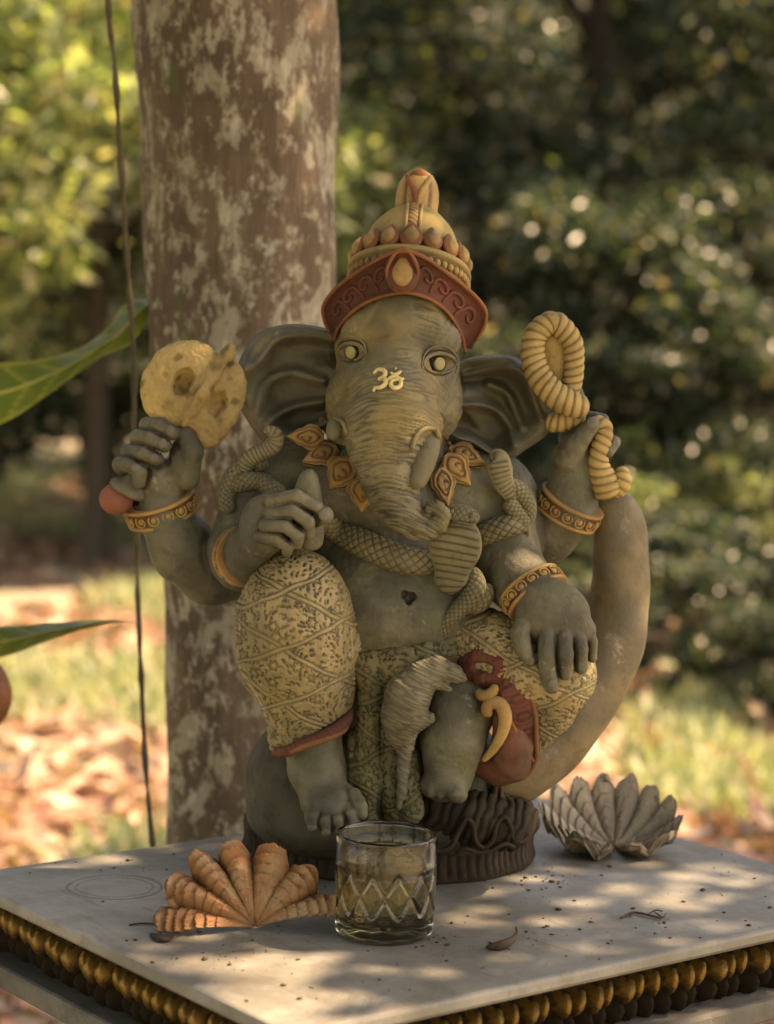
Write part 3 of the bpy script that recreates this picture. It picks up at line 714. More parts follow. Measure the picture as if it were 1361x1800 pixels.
# ---- crown: flared scrolled band, jewel, beaded ledge, petals, dome, strap and bud
def interp(t, tab):
    tab = np.array(tab, float); R = crom(tab[:, 1:], 200); s = np.linspace(0, 1, 200)
    seg = np.linalg.norm(np.diff(tab[:, 1:], axis=0), axis=1); cs = np.concatenate([[0], np.cumsum(seg)]); cs /= cs[-1]
    u = np.interp(t, tab[:, 0], cs); return np.array([np.interp(u, s, R[:, i]) for i in range(R.shape[1])]).T
LOW = [(-1, 592, 602, 30), (-.8, 602, 572, 70), (-.45, 645, 532, 122), (0, 712, 514, 150), (.4, 768, 534, 128), (.75, 803, 578, 84), (1, 816, 626, 34)]
UPP = [(-1, 588, 592, 26), (-.86, 573, 535, 48), (-.5, 628, 478, 126), (0, 709, 439, 172), (.42, 778, 474, 140), (.84, 851, 545, 56), (1, 822, 618, 30)]
def band(t, v, h=0.0):
    t = np.atleast_1d(t); a = np.array([W(*p) for p in interp(t, LOW)]); b = np.array([W(*p) for p in interp(t, UPP)])
    v = np.atleast_1d(v)[:, None]; P = a * (1 - v) + b * v
    e = .01; a2 = np.array([W(*p) for p in interp(t + e, LOW)]); b2 = np.array([W(*p) for p in interp(t + e, UPP)])
    n = np.cross((a2 * (1 - v) + b2 * v) - P, b - a); n /= np.linalg.norm(n, axis=1)[:, None]
    n = np.where((n[:, 1] > 0)[:, None], -n, n)
    P = P + n * (3 * np.sin(v * PI) * 0 - 4 * np.sin(np.clip(v, 0, 1) * PI)) + n * np.atleast_1d(h)[:, None]
    return P
nt_, nv_ = 121, 27
tt = np.linspace(-.995, .985, nt_); V = []; ws = []
for v in np.linspace(0, 1, nv_):
    rim = max(math.exp(-((v - .03) / .07) ** 2), math.exp(-((v - .97) / .07) ** 2))
    V.append(band(tt, np.full(nt_, v), np.full(nt_, 6.5 * rim))); ws.append(np.full(nt_, .85 * (1 - rim) * (.45 + .0 * v)))
V = np.vstack(V); back = V.copy(); back[:, 1] += 20
Q = [tuple(q) for q in grid_q(nv_, nt_)] + [tuple(q[::-1]) for q in grid_q(nv_, nt_, off=len(V))]
bd = list(range(nt_)) + [nt_ * (i + 1) - 1 for i in range(1, nv_)] + [(nv_ - 1) * nt_ + i for i in range(nt_ - 2, -1, -1)] + [nt_ * i for i in range(nv_ - 2, 0, -1)]
Q += [(bd[i], bd[(i + 1) % len(bd)], bd[(i + 1) % len(bd)] + len(V), bd[i] + len(V)) for i in range(len(bd))]
CR = mesh('crown', np.vstack([V, back]), Q, M_RED, ST, np.concatenate(ws * 1 + [np.zeros(len(V))]))
tag(CR, 'red crown with ochre jewels, beads and dome')
for vv, r_ in ((.985, 3.4), (.015, 3.0)):
    P = band(tt[1:-1], np.full(nt_ - 2, vv), np.full(nt_ - 2, 5.5)); V, Q, _ = tube_geo([(*p, r_) for p in P[::3]], step=2.5, nseg=12); mesh('crown_rim', V, Q, M_RUST, CR)
# scrolls on the band
def scroll(t0, v0, sgn, sz, sp=1):
    pts = []
    for j in range(16):
        a = j * .42; rr = sz * (1 - j / 19); pts.append((t0 + sgn * rr * math.cos(a) * .0072, v0 + sp * rr * math.sin(a) * .020, 4.2 * (1 - j / 34)))
    a0 = pts[0]; tail = [(a0[0] + sgn * .030 * k, a0[1] - sp * .17 * k, 3.6 - .8 * k) for k in (2.2, 1.4, .7)]
    rows = [(*band([p[0]], [min(max(p[1], .1), .9)], [1.0])[0], max(p[2], 1.4)) for p in tail + pts]
    V, Q, _ = tube_geo(rows, step=1.8, nseg=10); mesh('scroll', V, Q, M_RED, CR)
for s_ in (-1, 1):
    for i, t0 in enumerate((.27, .45, .62, .78)):
        scroll(s_ * t0, .52, -s_, 13 - .5 * i, 1)
# jewel
jn = band([0], [.5], [0])[0]; FJ = np.array([[1, 0, 0], [0, .28, .96], [0, -.96, .28]])
V, Q = ball_geo(jn + (-3, -6, 0), (28, 38, 9), FJ, 18, 30, .35); mesh('jewel_setting', V, Q, M_RED, CR)
V, Q, _ = tube_geo([(*(jn + np.array([-3 + 26 * math.sin(a) * (1 - .28 * max(math.cos(a), 0)), -12 - 9 * math.cos(a), 36 * math.cos(a)])), 3.2) for a in np.linspace(0, 2 * PI, 25)], step=2.5, nseg=10, cap=False); mesh('jewel_rim', V, Q, M_RUST, CR)
V, Q = ball_geo(jn + (-3, -12, -2), (18, 26, 9), FJ, 18, 26, .3); mesh('jewel', V, Q, M_GOLD, CR)
# cap, built along the tilted axis
FC = fr(W(719, 486, 30), (.055, .40, .92))
def toF(V, F): return F[0] + np.asarray(V) @ np.array(F[1:])
V, Q, w_ = lathe_geo([(60, -30), (98, -29), (99, -24), (100, -20), (100, -4), (106, 0), (108, 4), (107, 10), (102, 13), (97, 16), (93, 18), (88, 22), (86, 40), (83, 56), (78, 72), (71, 86), (62, 99), (51, 111), (40, 120), (24, 126), (0.5, 127)], 120, FC,
                     lambda th, r, z: (.8 * np.sin(th * 9) * np.sin(z / 9) * (z > 25), 0, .75 * np.exp(-((z - 19) / 5) ** 2) + .8 * np.exp(-((z + 3) / 5) ** 2) + .45 * (z < -6)))
mesh('crown_dome', V, Q, M_OLIVE, CR, w_)
for i in range(46):
    a = 2 * PI * i / 46
    p = toF([(102 * math.cos(a), 102 * math.sin(a), -12)], FC)[0]; V, Q = ball_geo(p, (6.4, 6.4, 7.2), n=9, m=12); mesh('bead', V, Q, M_OCHRE, CR)
for i in range(16):
    a = 2 * PI * (i + .0) / 16 - PI / 2; rdir = np.array([math.cos(a), math.sin(a), 0]); tg = np.array([-math.sin(a), math.cos(a), 0])
    lean = .22; up_ = np.array([0, 0, 1]) * .97 - rdir * lean; nn = np.cross(tg, up_); 
    L = np.array([tg, up_, nn]) @ np.array(FC[1:])
    big = 1.12 if i == 0 else 1.0
    p = toF([rdir * 94 + np.array([0, 0, 34])], FC)[0]
    V, Q = ball_geo(p, (19 * big, 24 * big, 9), L, 14, 22, .5); o1 = mesh('petal_setting', V, Q, M_RUST, CR)
    p2 = toF([rdir * 99.5 + np.array([0, 0, 34])], FC)[0]
    V, Q = ball_geo(p2, (12.5 * big, 17 * big, 9), L, 14, 20, .6); mesh('petal', V, Q, M_OCHRE, o1)
# centre strap
for dx, r_, mt in ((-12, 3.4, M_OCHRE), (12, 3.4, M_OCHRE)):
    rows = []
    for z, r in ((124, 32), (113, 48), (100, 60), (88, 69), (74, 77), (60, 82), (46, 85)):
        a = math.asin(dx / max(r, 20) * 1.0); rows.append((*toF([(r * math.sin(a), -(r + 1) * math.cos(a), z)], FC)[0], r_))
    V, Q, _ = tube_geo(rows, step=2.5, nseg=12); mesh('strap_rim', V, Q, mt, CR)
rows = [(*toF([(0, -(r - 3), z)], FC)[0], 10) for z, r in ((123, 34), (112, 50), (99, 62), (86, 71), (72, 78), (56, 84), (48, 85))]
V, Q, w_ = tube_geo(rows, step=1.8, nseg=40, up=(0, -1, .4), flat=.55, disp=lambda s, t, r: (-1.8 * np.exp(-((np.mod(s + 7 * np.cos(t), 11) - 5.5) / 1.8) ** 2), .8 * np.exp(-((np.mod(s + 7 * np.cos(t), 11) - 5.5) / 1.8) ** 2)))
mesh('crown_strap', V, Q, M_OCHRE, CR, w_)
# bud on top
FB = fr(toF([(0, 0, 119)], FC)[0] + (3, 0, 3), (.05, .14, .98))
V, Q, w_ = lathe_geo([(0.5, -4), (36, -3), (38, 0), (37, 8), (38, 22), (37, 38), (33, 53), (25, 66), (13, 74), (0.5, 76)], 72, FB,
                     lambda th, r, z: (-2.8 * np.exp(-((np.mod(th * 5 / (2 * PI) + .25, 1) - .5) / .07) ** 2), 0, .9 * np.exp(-((np.mod(th * 5 / (2 * PI) + .25, 1) - .5) / .09) ** 2)))
mesh('crown_bud', V, Q, M_OCHRE, CR, w_)
for s_ in (-1, 1):
    rows = [(*toF([(x * s_, y, z)], FB)[0], r) for x, y, z, r in ((2, -38, 2, 4.4), (3, -39, 18, 5), (8, -38, 34, 5.4), (16, -32, 50, 5), (22, -24, 62, 4))]
    V, Q, _ = tube_geo(rows, step=2, nseg=14); mesh('bud_leaf', V, Q, M_RUST if s_ < 0 else M_OCHRE, CR)
V, Q = ball_geo(toF([(0, -12, 60)], FB)[0], (18, 17, 16), None, 14, 20); mesh('bud_core', V, Q, M_RUST, CR)

# ---- necklace: beaded cord and carved leaves on the chest
def leaf(x, y, ang, L, Wd, mat=M_OCHRE, S=B):
    """carved leaf, base at x, y, pointing ang degrees (0 right, 90 down) as seen from the front"""
    a = math.radians(ang); mx_, my_ = x + math.cos(a) * L / 2, y + math.sin(a) * L / 2; p, n = S.hit(mx_, my_, 3); L *= 1.12; Wd *= 1.22
    if -p[1] < 66: p = W(mx_, my_, 66)
    n = n * .55 + np.array([0, -.8, .12]); n /= np.linalg.norm(n)
    dx = np.array([math.cos(a), 0, -math.sin(a)]); dx -= n * (dx @ n); dx /= np.linalg.norm(dx); dy = np.cross(n, dx)
    nu, nv = 40, 31; V = []; ws = []
    for i in range(nu):
        u = i / (nu - 1)
        wd = Wd * min(1.0, .35 + u * 2.6) * (1 - max(0, (u - .30) / .70) ** 1.35) * (1 + .16 * abs(math.sin(u * 3.5 * PI)) * (u > .1)) + .4
        for j in range(nv):
            v = j / (nv - 1) * 2 - 1
            h = 9 * (1 - v * v) ** .5 + 1.5
            X = u * L; Y = v * wd
            # carved inner drop with a small curl
            e_ = math.hypot((u - .40) / .30, v / .50); g = math.exp(-((e_ - 1) / .14) ** 2)
            e2_ = math.hypot((u - .46) / .12, (v - .12) / .24); g = max(g, math.exp(-((e2_ - 1) / .34) ** 2) * (v > -.05))
            vein = math.exp(-((abs(v) - .80) / .07) ** 2) * (.1 < u < .93)
            g = min(1, g + vein * .8); h -= 3.4 * g; ws.append(.9 * g)
            V.append(p + dx * (X - L / 2) + dy * Y + n * (h + 5 * math.sin(u * PI * .9)))
    V = np.array(V); Bk = V - n * 0; Bk = np.array([b - n * (((b - p) @ n) + 6) for b in V]); k = nu * nv
    Q = [tuple(q) for q in grid_q(nu, nv)] + [tuple(q[::-1]) for q in grid_q(nu, nv, off=k)]
    bd = list(range(nv)) + [nv * (i + 1) - 1 for i in range(1, nu)] + [(nu - 1) * nv + i for i in range(nv - 2, -1, -1)] + [nv * i for i in range(nu - 2, 0, -1)]
    Q += [(bd[i], bd[(i + 1) % len(bd)], bd[(i + 1) % len(bd)] + k, bd[i] + k) for i in range(len(bd))]
    return mesh('necklace_leaf', np.vstack([V, Bk]), Q, mat, NK, np.concatenate([ws, np.zeros(k)]))
NK = ST
def nk_path(pts, r, mat, nm, lift=3, beads=False):
    R = [(*(B.hit(x, y, lift)[0]), r) for x, y in pts]
    if beads:
        L = np.linalg.norm(np.diff(np.array(R)[:, :3], axis=0), axis=1).sum(); P = crom(R, int(L / (r * 1.75)))
        for q in P:
            V, Q = ball_geo(q[:3], (r, r, r), n=8, m=12); mesh(nm, V, Q, mat, NK)
        return
    V, Q, _ = tube_geo(R, step=2, nseg=12); return mesh(nm, V, Q, mat, NK)
NK = nk_path([(561, 742), (585, 775), (612, 812), (640, 842), (660, 862)], 4.2, M_OCHRE, 'necklace')
nk_path([(785, 775), (795, 800), (782, 820), (768, 838)], 4, M_RUST, 'necklace_cord')
nk_path([(566, 736), (592, 772), (620, 808), (646, 834)], 5.2, M_RUST, 'necklace_bead', 6, True)
nk_path([(779, 772), (786, 794), (776, 812)], 4.6, M_RUST, 'necklace_bead', 6, True)
leaf(566, 768, 180, 58, 17); leaf(588, 788, 152, 58, 20); leaf(614, 812, 122, 56, 24, M_GOLD); leaf(640, 842, 92, 54, 22, M_GOLD)
leaf(795, 790, 28, 62, 18, M_OCHRE); leaf(786, 806, 52, 62, 21, M_GOLD); leaf(774, 828, 78, 62, 17, M_OCHRE)

# ---- things held in the hands
GD = SDF()
GD.add(ell(W(322, 674, 30), (26, 10, 30)), 0)
GD.add(ell(W(326, 680, 42), (76, 26, 82), (.5, 'Y')), 0)
GD.add(ell(W(383, 712, 34), (42, 24, 82), (.38, 'Y')), 6)
GD.sub(ell(W(322, 672, 62), (17, 26, 25), (.4, 'Y')), 7); GD.sub(rc(W(322, 672, 80), W(324, 674, 44), 13, 13), 8)
GD.sub(ell(W(382, 712, 62), (14, 26, 25), (.4, 'Y')), 9)
GD.add(rc(W(404, 612, 52), W(352, 690, 66), 9, 17), 8); GD.add(rc(W(352, 690, 66), W(324, 745, 60), 17, 7), 8)
GD.sub(rc(W(378, 628, 80), W(310, 735, 82), 5, 5), 6)
GD.add(ell(W(400, 625, 52), (14, 13, 12)), 5)
sdf_mesh('golden_ring_emblem', GD, 2.0, stone('emblem_paint', (.42, .30, .13), (.27, .19, .085), wash_shade_c=(.07, .045, .02), chalk=.1), ST,
         lambda V, n: (2.2 * noise(V / 18) + 1.4 * noise(V / 6), np.maximum(.7 * sm(-noise(V / 20), .2, .6), .8 * sm(8 - GD.eval(V + n * 8), 1.5, 6))))  # random blotches, plus recess shade painted into the colour
HB = SDF(); HB.add(ell(W(205, 877, 40), (30, 29, 28))); sdf_mesh('handle_knob', HB, 2.0, M_BALL, ST, lambda V, n: (.7 * noise(V / 14), 0 * V[:, 0]))
V, Q, _ = lathe_geo([(0.5, -7), (30, -7), (34, -3), (33, 4), (26, 9), (14, 20), (12, 60), (0.5, 60)], 48, fr(W(225, 860, 40), (.45, -.1, .9), (1, 0, -.4)))
mesh('handle_collar', V, Q, M_DARK, ST)
rope = lambda a, n=1, d=2.2: (lambda s, t, r: (-d * np.exp(-((np.mod(s / a + n * t / (2 * PI), 1) - .5) / .15) ** 2) + .9, .8 * np.exp(-((np.mod(s / a + n * t / (2 * PI), 1) - .5) / .16) ** 2)))
M_ROPE = stone('rope_paint', (.42, .29, .12), (.33, .235, .10), wash_shade_c=(.06, .03, .014), chalk=.1)
RP = tube('rope_noose', PW([(990, 712, 20, 14), (1004, 680, 20, 17), (1009, 640, 24, 17.5), (1004, 598, 28, 18.5), (974, 567, 30, 19.5), (942, 588, 32, 20), (937, 628, 34, 21), (952, 668, 40, 22), (982, 698, 44, 23), (1014, 714, 42, 22), (1032, 722, 34, 16)]), M_ROPE, ST, step=1.8, nseg=48, disp=rope(14, -2))
tube('rope_fill', PW([(970, 580, 8, 24), (974, 620, 8, 32), (980, 660, 8, 24), (984, 690, 8, 12)]), M_ROPE, ST, step=3, nseg=32, flat=.6, up=(0, -1, 0))
tube('rope_end', PW([(960, 742, 10, 16), (985, 742, 20, 17), (1010, 735, 26, 15), (1030, 735, 24, 12)]), M_ROPE, ST, step=1.8, nseg=40, disp=rope(13, 2))
tube('rope_end', PW([(1036, 738, 34, 12), (1060, 752, 34, 16), (1056, 785, 36, 17), (1052, 815, 34, 18), (1062, 845, 30, 24), (1076, 874, 26, 27)]), M_ROPE, ST, step=1.8, nseg=44, disp=rope(14, 2))
tube('rope_end', PW([(1078, 872, 22, 12), (1092, 850, 30, 17), (1093, 832, 30, 13), (1086, 822, 26, 7)]), M_ROPE, ST, step=1.8, nseg=36, disp=rope(12, 2))
tube('broken_tusk', PW([(546, 824, 216, 10), (543, 842, 212, 17), (541, 868, 206, 23), (545, 905, 196, 24), (548, 940, 200, 21), (546, 968, 200, 17)]), M_SKIN, ST, step=2, nseg=36)
# finger and thumb nails
def nail(x, y, rx, rz, d=None, S=B, mat=M_SKIN, tilt=None):
    p, n = S.hit(x, y, -1.2); 
    z = np.array([0, 0, 1.0]) if tilt is None else np.array(tilt, float); z -= n * (z @ n); z /= np.linalg.norm(z); xx = np.cross(z, n)
    V, Q = ball_geo(p, (rx, rz, 3.0), np.array([xx, z, n]), 10, 16); mesh('nail', V, Q, mat, ST)
M_NAIL = stone('nail_stone', (.15, .135, .10), (.11, .10, .075), chalk=.2)
for x, y, a, b in ((300, 757, 8, 9), (286, 779, 8, 9), (270, 804, 8, 8), (238, 822, 9, 8), (569, 903, 9, 11), (972, 1203, 9, 9), (927, 1150, 9, 9), (1040, 744, 9, 9)):
    nail(x, y, a, b, mat=M_NAIL)
for x, y in ((549, 1456), (573, 1464), (597, 1462), (621, 1450), (803, 1396)): nail(x, y, 8, 6, mat=M_NAIL)

# ---- seat, plinth and folds at its foot
SE = SDF()
SE.add(ell(W(560, 1375, 20), (132, 130, 128)))
SE.add(ell(W(720, 1350, -10), (170, 130, 120)), 40)
SE.add(ell(W(600, 1440, 40), (160, 130, 60)), 30); SE.add(ell(W(800, 1440, 30), (110, 120, 60)), 30)
SE.sub(plane((0, 0, 20), (0, 0, -1)))
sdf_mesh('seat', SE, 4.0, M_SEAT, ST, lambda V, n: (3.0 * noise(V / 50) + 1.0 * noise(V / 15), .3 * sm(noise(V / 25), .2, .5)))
bc = T(680, 1507); RX = 268 * (1 - bc[1] * 0); 
def flute(th, r, z):
    m = (r > 240) & (z > 8) & (z < 70); g = np.exp(-((np.mod(th * 84 / (2 * PI), 1) - .5) / .2) ** 2)
    wob = 3.5 * np.sin(th * 5 + 1) + 2 * np.sin(th * 13)
    return wob * (r > 100) - 4.5 * g * m, 2.0 * np.sin(th * 7) * (z > 60), .8 * g * m
V, Q, w_ = lathe_geo([(0.5, 0), (262, 0), (268, 5), (271, 14), (268, 22), (266, 32), (266, 44), (268, 56), (266, 68), (258, 76), (240, 80), (180, 82), (100, 82), (.5, 82)], 720, (bc, np.array([1., 0, 0]), np.array([0, 1., 0]), np.array([0, 0, 1.])), flute, .74)
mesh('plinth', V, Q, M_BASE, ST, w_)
M_FOLD = stone('fold_stone', (.042, .03, .02), (.028, .021, .014), wash_shade_c=(.014, .01, .008), moss=.1, spec=.1)
FO = SDF()
FO.chain([(775, 1430, 110, 44), (830, 1440, 118, 48), (890, 1450, 92, 44), (912, 1440, 70, 38)], 16)
FO.chain([(870, 1380, 60, 16), (890, 1430, 80, 18), (905, 1468, 90, 14)], 8)
def fold_d(V, n):
    u = V[:, 0] * .9 - V[:, 2] * .35; g = np.exp(-((np.mod(u + 8 * noise(V / 30), 17) - 8.5) / 3.0) ** 2); return 3 * noise(V / 26) - 4.5 * g, .9 * g + .1
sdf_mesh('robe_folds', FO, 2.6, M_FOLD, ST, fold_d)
hem_ = [(752, 1478, 176, 4), (772, 1496, 178, 4.5), (794, 1486, 176, 5), (806, 1462, 170, 5), (820, 1440, 168, 5), (832, 1452, 168, 5), (836, 1478, 166, 4.5), (850, 1490, 160, 4.5), (866, 1476, 156, 5), (872, 1450, 150, 5), (886, 1436, 144, 5), (897, 1452, 138, 5), (902, 1474, 130, 4.5), (918, 1480, 120, 4.5), (930, 1462, 108, 4), (934, 1430, 90, 4), (922, 1408, 76, 4), (898, 1400, 70, 4)]
tube('robe_hem', PW(hem_), M_FOLD, ST, step=2.5, nseg=18, up=(0, -1, .2), flat=1.5)
tube('robe_hem', PW([(800, 1500, 168, 3.5), (818, 1492, 170, 4), (838, 1498, 164, 4), (862, 1496, 156, 4), (886, 1484, 146, 4), (905, 1490, 132, 4)]), M_FOLD, ST, step=2.5, nseg=14)
for (x, y) in ((775, 1485), (760, 1478)): pass
# ------------------------------------------------------------------ the table
TA = 0.664; TE1 = np.array([math.cos(TA), math.sin(TA), 0]); TE2 = np.array([-math.sin(TA), math.cos(TA), 0])
TC_ = np.array([.043, -.042]); HW, HH = .294, .225
TB = empty('altar_table', (TC_[0], TC_[1], 0), TA)
tag(TB, 'square white topped stone table with a gold petal frieze carrying the statue', 'table')
def ring_u():
    c = T(203, 1559); r = np.linalg.norm(T(285, 1559) - T(120, 1559)) / 2; return c * K, r * K
def table_mat():
    m, n, b = newmat('table_white'); tc = N(n, 'TexCoord').outputs['Object']
    c = mix(n, ramp(n, noi(n, tc, 7, 8, .7), .38, .60), (.235, .226, .203), (.145, .138, .12))
    c = mix(n, ramp(n, noi(n, tc, 20, 9, .8, .8), .50, .68, 0, .75), c, (.15, .13, .10))
    c = mix(n, ramp(n, noi(n, tc, 120, 4, .7), .62, .72, 0, .7), c, (.12, .09, .06))
    sk = N(n, 'Mapping'); sk.inputs['Scale'].default_value = (1, .12, 1); sk.inputs['Rotation'].default_value = (0, 0, .6); n.links.new(tc, sk.inputs[0])
    c = mix(n, ramp(n, noi(n, sk.outputs[0], 90, 6, .7, .4), .56, .68, 0, .5), c, (.12, .10, .075))
    c = mix(n, ramp(n, noi(n, tc, 5.5, 9, .78, 1.2), .56, .60, 0, .45), c, (.13, .11, .082))
    rc_, rr = ring_u(); d = np.array([rc_[0] - TC_[0], rc_[1] - TC_[1], 0]); lx, ly = d @ TE1, d @ TE2
    mp = N(n, 'Mapping'); mp.inputs['Location'].default_value = (-lx, -ly, 0); n.links.new(tc, mp.inputs[0])
    wn = N(n, 'TexNoise', Scale=26.0, Detail=3.0); n.links.new(tc, wn.inputs[0])
    sv = N(n, 'VectorMath', operation='MULTIPLY'); n.links.new(mp.outputs[0], sv.inputs[0]); sv.inputs[1].default_value = (1, 1, 0)
    ln = N(n, 'VectorMath', operation='LENGTH'); n.links.new(sv.outputs[0], ln.inputs[0])
    ad = N(n, 'Math', operation='MULTIPLY_ADD'); n.links.new(wn.outputs[0], ad.inputs[0]); ad.inputs[1].default_value = .007; n.links.new(ln.outputs['Value'], ad.inputs[2])
    for rad, wd, am in ((rr + .0035, .0026, .85), (rr - .0030, .0020, .6)):
        sb = N(n, 'Math', operation='SUBTRACT'); n.links.new(ad.outputs[0], sb.inputs[0]); sb.inputs[1].default_value = rad
        ab = N(n, 'Math', operation='ABSOLUTE'); n.links.new(sb.outputs[0], ab.inputs[0])
        f = ramp(n, ab.outputs[0], 0, wd, am, 0); g = N(n, 'Math', operation='MULTIPLY'); n.links.new(f, g.inputs[0]); n.links.new(ramp(n, noi(n, tc, 30, 4), .30, .5, .6, 1), g.inputs[1])
        c = mix(n, g.outputs[0], c, (.075, .045, .022))
    n.links.new(c, b.inputs['Base Color']); b.inputs['Specular IOR Level'].default_value = .4
    n.links.new(ramp(n, noi(n, tc, 18, 5), .3, .7, .38, .7), b.inputs['Roughness'])
    b1 = N(n, 'Bump', Strength=.35, Distance=.002); n.links.new(noi(n, tc, 60, 8, .65), b1.inputs['Height']); n.links.new(b1.outputs[0], b.inputs['Normal'])
    return m
M_TAB = table_mat()
def box_bevel(name, hx, hy, z0, z1, bv, mat, par):
    prof = [(0, z0), (bv, z0 - 0)]; V = []; rings = [(-bv, z0), (0, z0 + bv), (0, z1 - bv), (-bv * .3, z1 - bv * .3), (-bv, z1)]
    for off, z in rings:
        for sx, sy in ((-1, -1), (1, -1), (1, 1), (-1, 1)):
            V.append(((hx + off) * sx, (hy + off) * sy, z))
    Q = [tuple(q) for q in grid_q(len(rings), 4, True)] + [(3, 2, 1, 0), tuple(range(4 * len(rings) - 4, 4 * len(rings)))]
    return mesh(name, V, Q, mat, par, smooth=False, scale=1)
box_bevel('table_top', HW, HH, TOP - .011, TOP, .003, M_TAB, TB)
M_SLAB = stone('slab_paint', (.13, .122, .105), (.085, .08, .07), sc=.6)
M_GILT = newmat('old_gilding'); 
def gilt():
    m, n, b = newmat('old_gilding'); tc = N(n, 'TexCoord').outputs['Object']
    c = mix(n, ramp(n, noi(n, tc, 60, 6, .7), .4, .6), (.20, .115, .032), (.05, .027, .011)); n.links.new(c, b.inputs['Base Color'])
    b.inputs['Metallic'].default_value = .65; b.inputs['Roughness'].default_value = .36
    b1 = N(n, 'Bump', Strength=.4, Distance=.001); n.links.new(noi(n, tc, 300, 5), b1.inputs['Height']); n.links.new(b1.outputs[0], b.inputs['Normal']); return m
M_GILT = gilt()
box_bevel('frieze_core', HW - .022, HH - .022, TOP - .052, TOP - .0112, .001, M_BASE, TB)
box_bevel('lower_slab', HW + .004, HH + .004, TOP - .070, TOP - .0522, .003, M_SLAB, TB)
box_bevel('pedestal', HW - .09, HH - .07, -.02, TOP - .0702, .004, M_SLAB, TB)
# one petal of the frieze, copied round the four sides (x along the side, y outward, z up)
def petal_geo():
    V = []; Q = []
    rows = [(-.052, .0045, .003), (-.046, .0085, .012), (-.036, .0095, .016), (-.028, .0085, .014), (-.024, .0070, .010)]
    def lobe(rows, m=9, zo=0.0):
        b0 = len(V)
        for z, wd, out in rows:
            for j in range(m):
                v = j / (m - 1) * 2 - 1; V.append((wd * v, .001 + out * (1 - abs(v) ** 1.6), z + zo))
        for q in grid_q(len(rows), m, off=b0): Q.append(tuple(q))
    lobe(rows)
    lobe([(-.027, .0004, .006), (-.023, .0040, .014), (-.016, .0088, .019), (-.010, .0072, .017), (-.004, .0034, .012), (-.0005, .0003, .006)])
    return V, Q
def petal_geo():
    V = []; Q = []
    rows = [(-.031, .0012, .010), (-.026, .0050, .016), (-.0190, .0090, .0200), (-.012, .0066, .0215), (-.006, .0034, .0212), (-.0006, .0002, .0195)]
    for z, wd, out in rows:
        for j in range(9):
            v = j / 8 * 2 - 1; V.append((wd * v, .001 + out * (1 - .75 * abs(v)) - .002 * (abs(abs(v) - .75) < .01), z))
    return V, [tuple(q) for q in grid_q(len(rows), 9)]
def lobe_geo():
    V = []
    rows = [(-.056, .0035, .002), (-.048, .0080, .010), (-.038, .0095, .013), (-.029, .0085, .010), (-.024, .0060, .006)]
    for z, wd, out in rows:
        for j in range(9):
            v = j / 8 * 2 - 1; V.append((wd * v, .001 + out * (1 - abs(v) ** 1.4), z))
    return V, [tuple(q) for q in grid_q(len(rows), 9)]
M_LOBE_SHADE = stone('lobe_shade', (.022, .014, .007), (.015, .01, .005), rough=.75, spec=.15)  # near-black tone paints in the shade under the petal row
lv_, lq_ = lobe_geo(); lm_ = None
pv, pq = petal_geo(); pm = None; k = 0
for ux, uy, L, D in ((1, 0, HW, HH), (0, 1, HH, HW), (-1, 0, HW, HH), (0, -1, HH, HW)):
    n_ = int(2 * (L - .012) / .0150)
    for i in range(n_):
        s_ = (i + .5) / n_ * 2 - 1
        if pm is None: o = mesh('gold_petal', pv, pq, M_GILT, TB, scale=1); pm = o.data
        else: o = bpy.data.objects.new('gold_petal', pm); C.collection.objects.link(o); o.parent = TB
        # outward normal of this side is (uy, -ux)
        o.location = (ux * s_ * (L - .012) + uy * (D - .0205), uy * s_ * (L - .012) - ux * (D - .0205), TOP - .0145)
        o.rotation_euler = (0, rng.uniform(-.12, .12), math.atan2(uy, ux)); o.scale = (rng.uniform(.70, .88), -1 * rng.uniform(.75, 1.15), .70 * rng.uniform(.9, 1.06))
        if lm_ is None: o2_ = mesh('lower_lobe', lv_, lq_, M_LOBE_SHADE, TB, scale=1); lm_ = o2_.data
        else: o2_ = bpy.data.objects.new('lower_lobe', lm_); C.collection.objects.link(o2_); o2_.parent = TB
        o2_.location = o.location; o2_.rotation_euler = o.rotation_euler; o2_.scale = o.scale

# ------------------------------------------------------------------ the glass of pale tea
gc = T(675, 1640); gd = (gc - CU) @ _f; gs = gd / F_PX; GR = 89 * gs; GHt = (1640 - 1463) * gs / math.cos(.16)
GL = empty('drinking_glass', tuple(np.array([gc[0] * K, gc[1] * K, TOP + .0004])))
tag(GL, 'cut glass tumbler half full of pale tea standing in front of the statue', 'glass')
def glassmat(name, col, ior, rough=0.0, dirt=True):
    m, n, b = newmat(name); b.inputs['Base Color'].default_value = (*col, 1); b.inputs['Transmission Weight'].default_value = 1; b.inputs['IOR'].default_value = ior; b.inputs['Roughness'].default_value = rough
    if dirt:
        tc = N(n, 'TexCoord').outputs['Object']; n.links.new(ramp(n, noi(n, tc, 60, 6, .7), .45, .75, .0, .05), b.inputs['Roughness'])
    return m
M_GLASS = glassmat('clear_glass', (.93, .94, .86), 1.45)
M_TEA = glassmat('pale_tea', (.55, .42, .19), 1.33, 0, False)
R_, H_ = GR, GHt
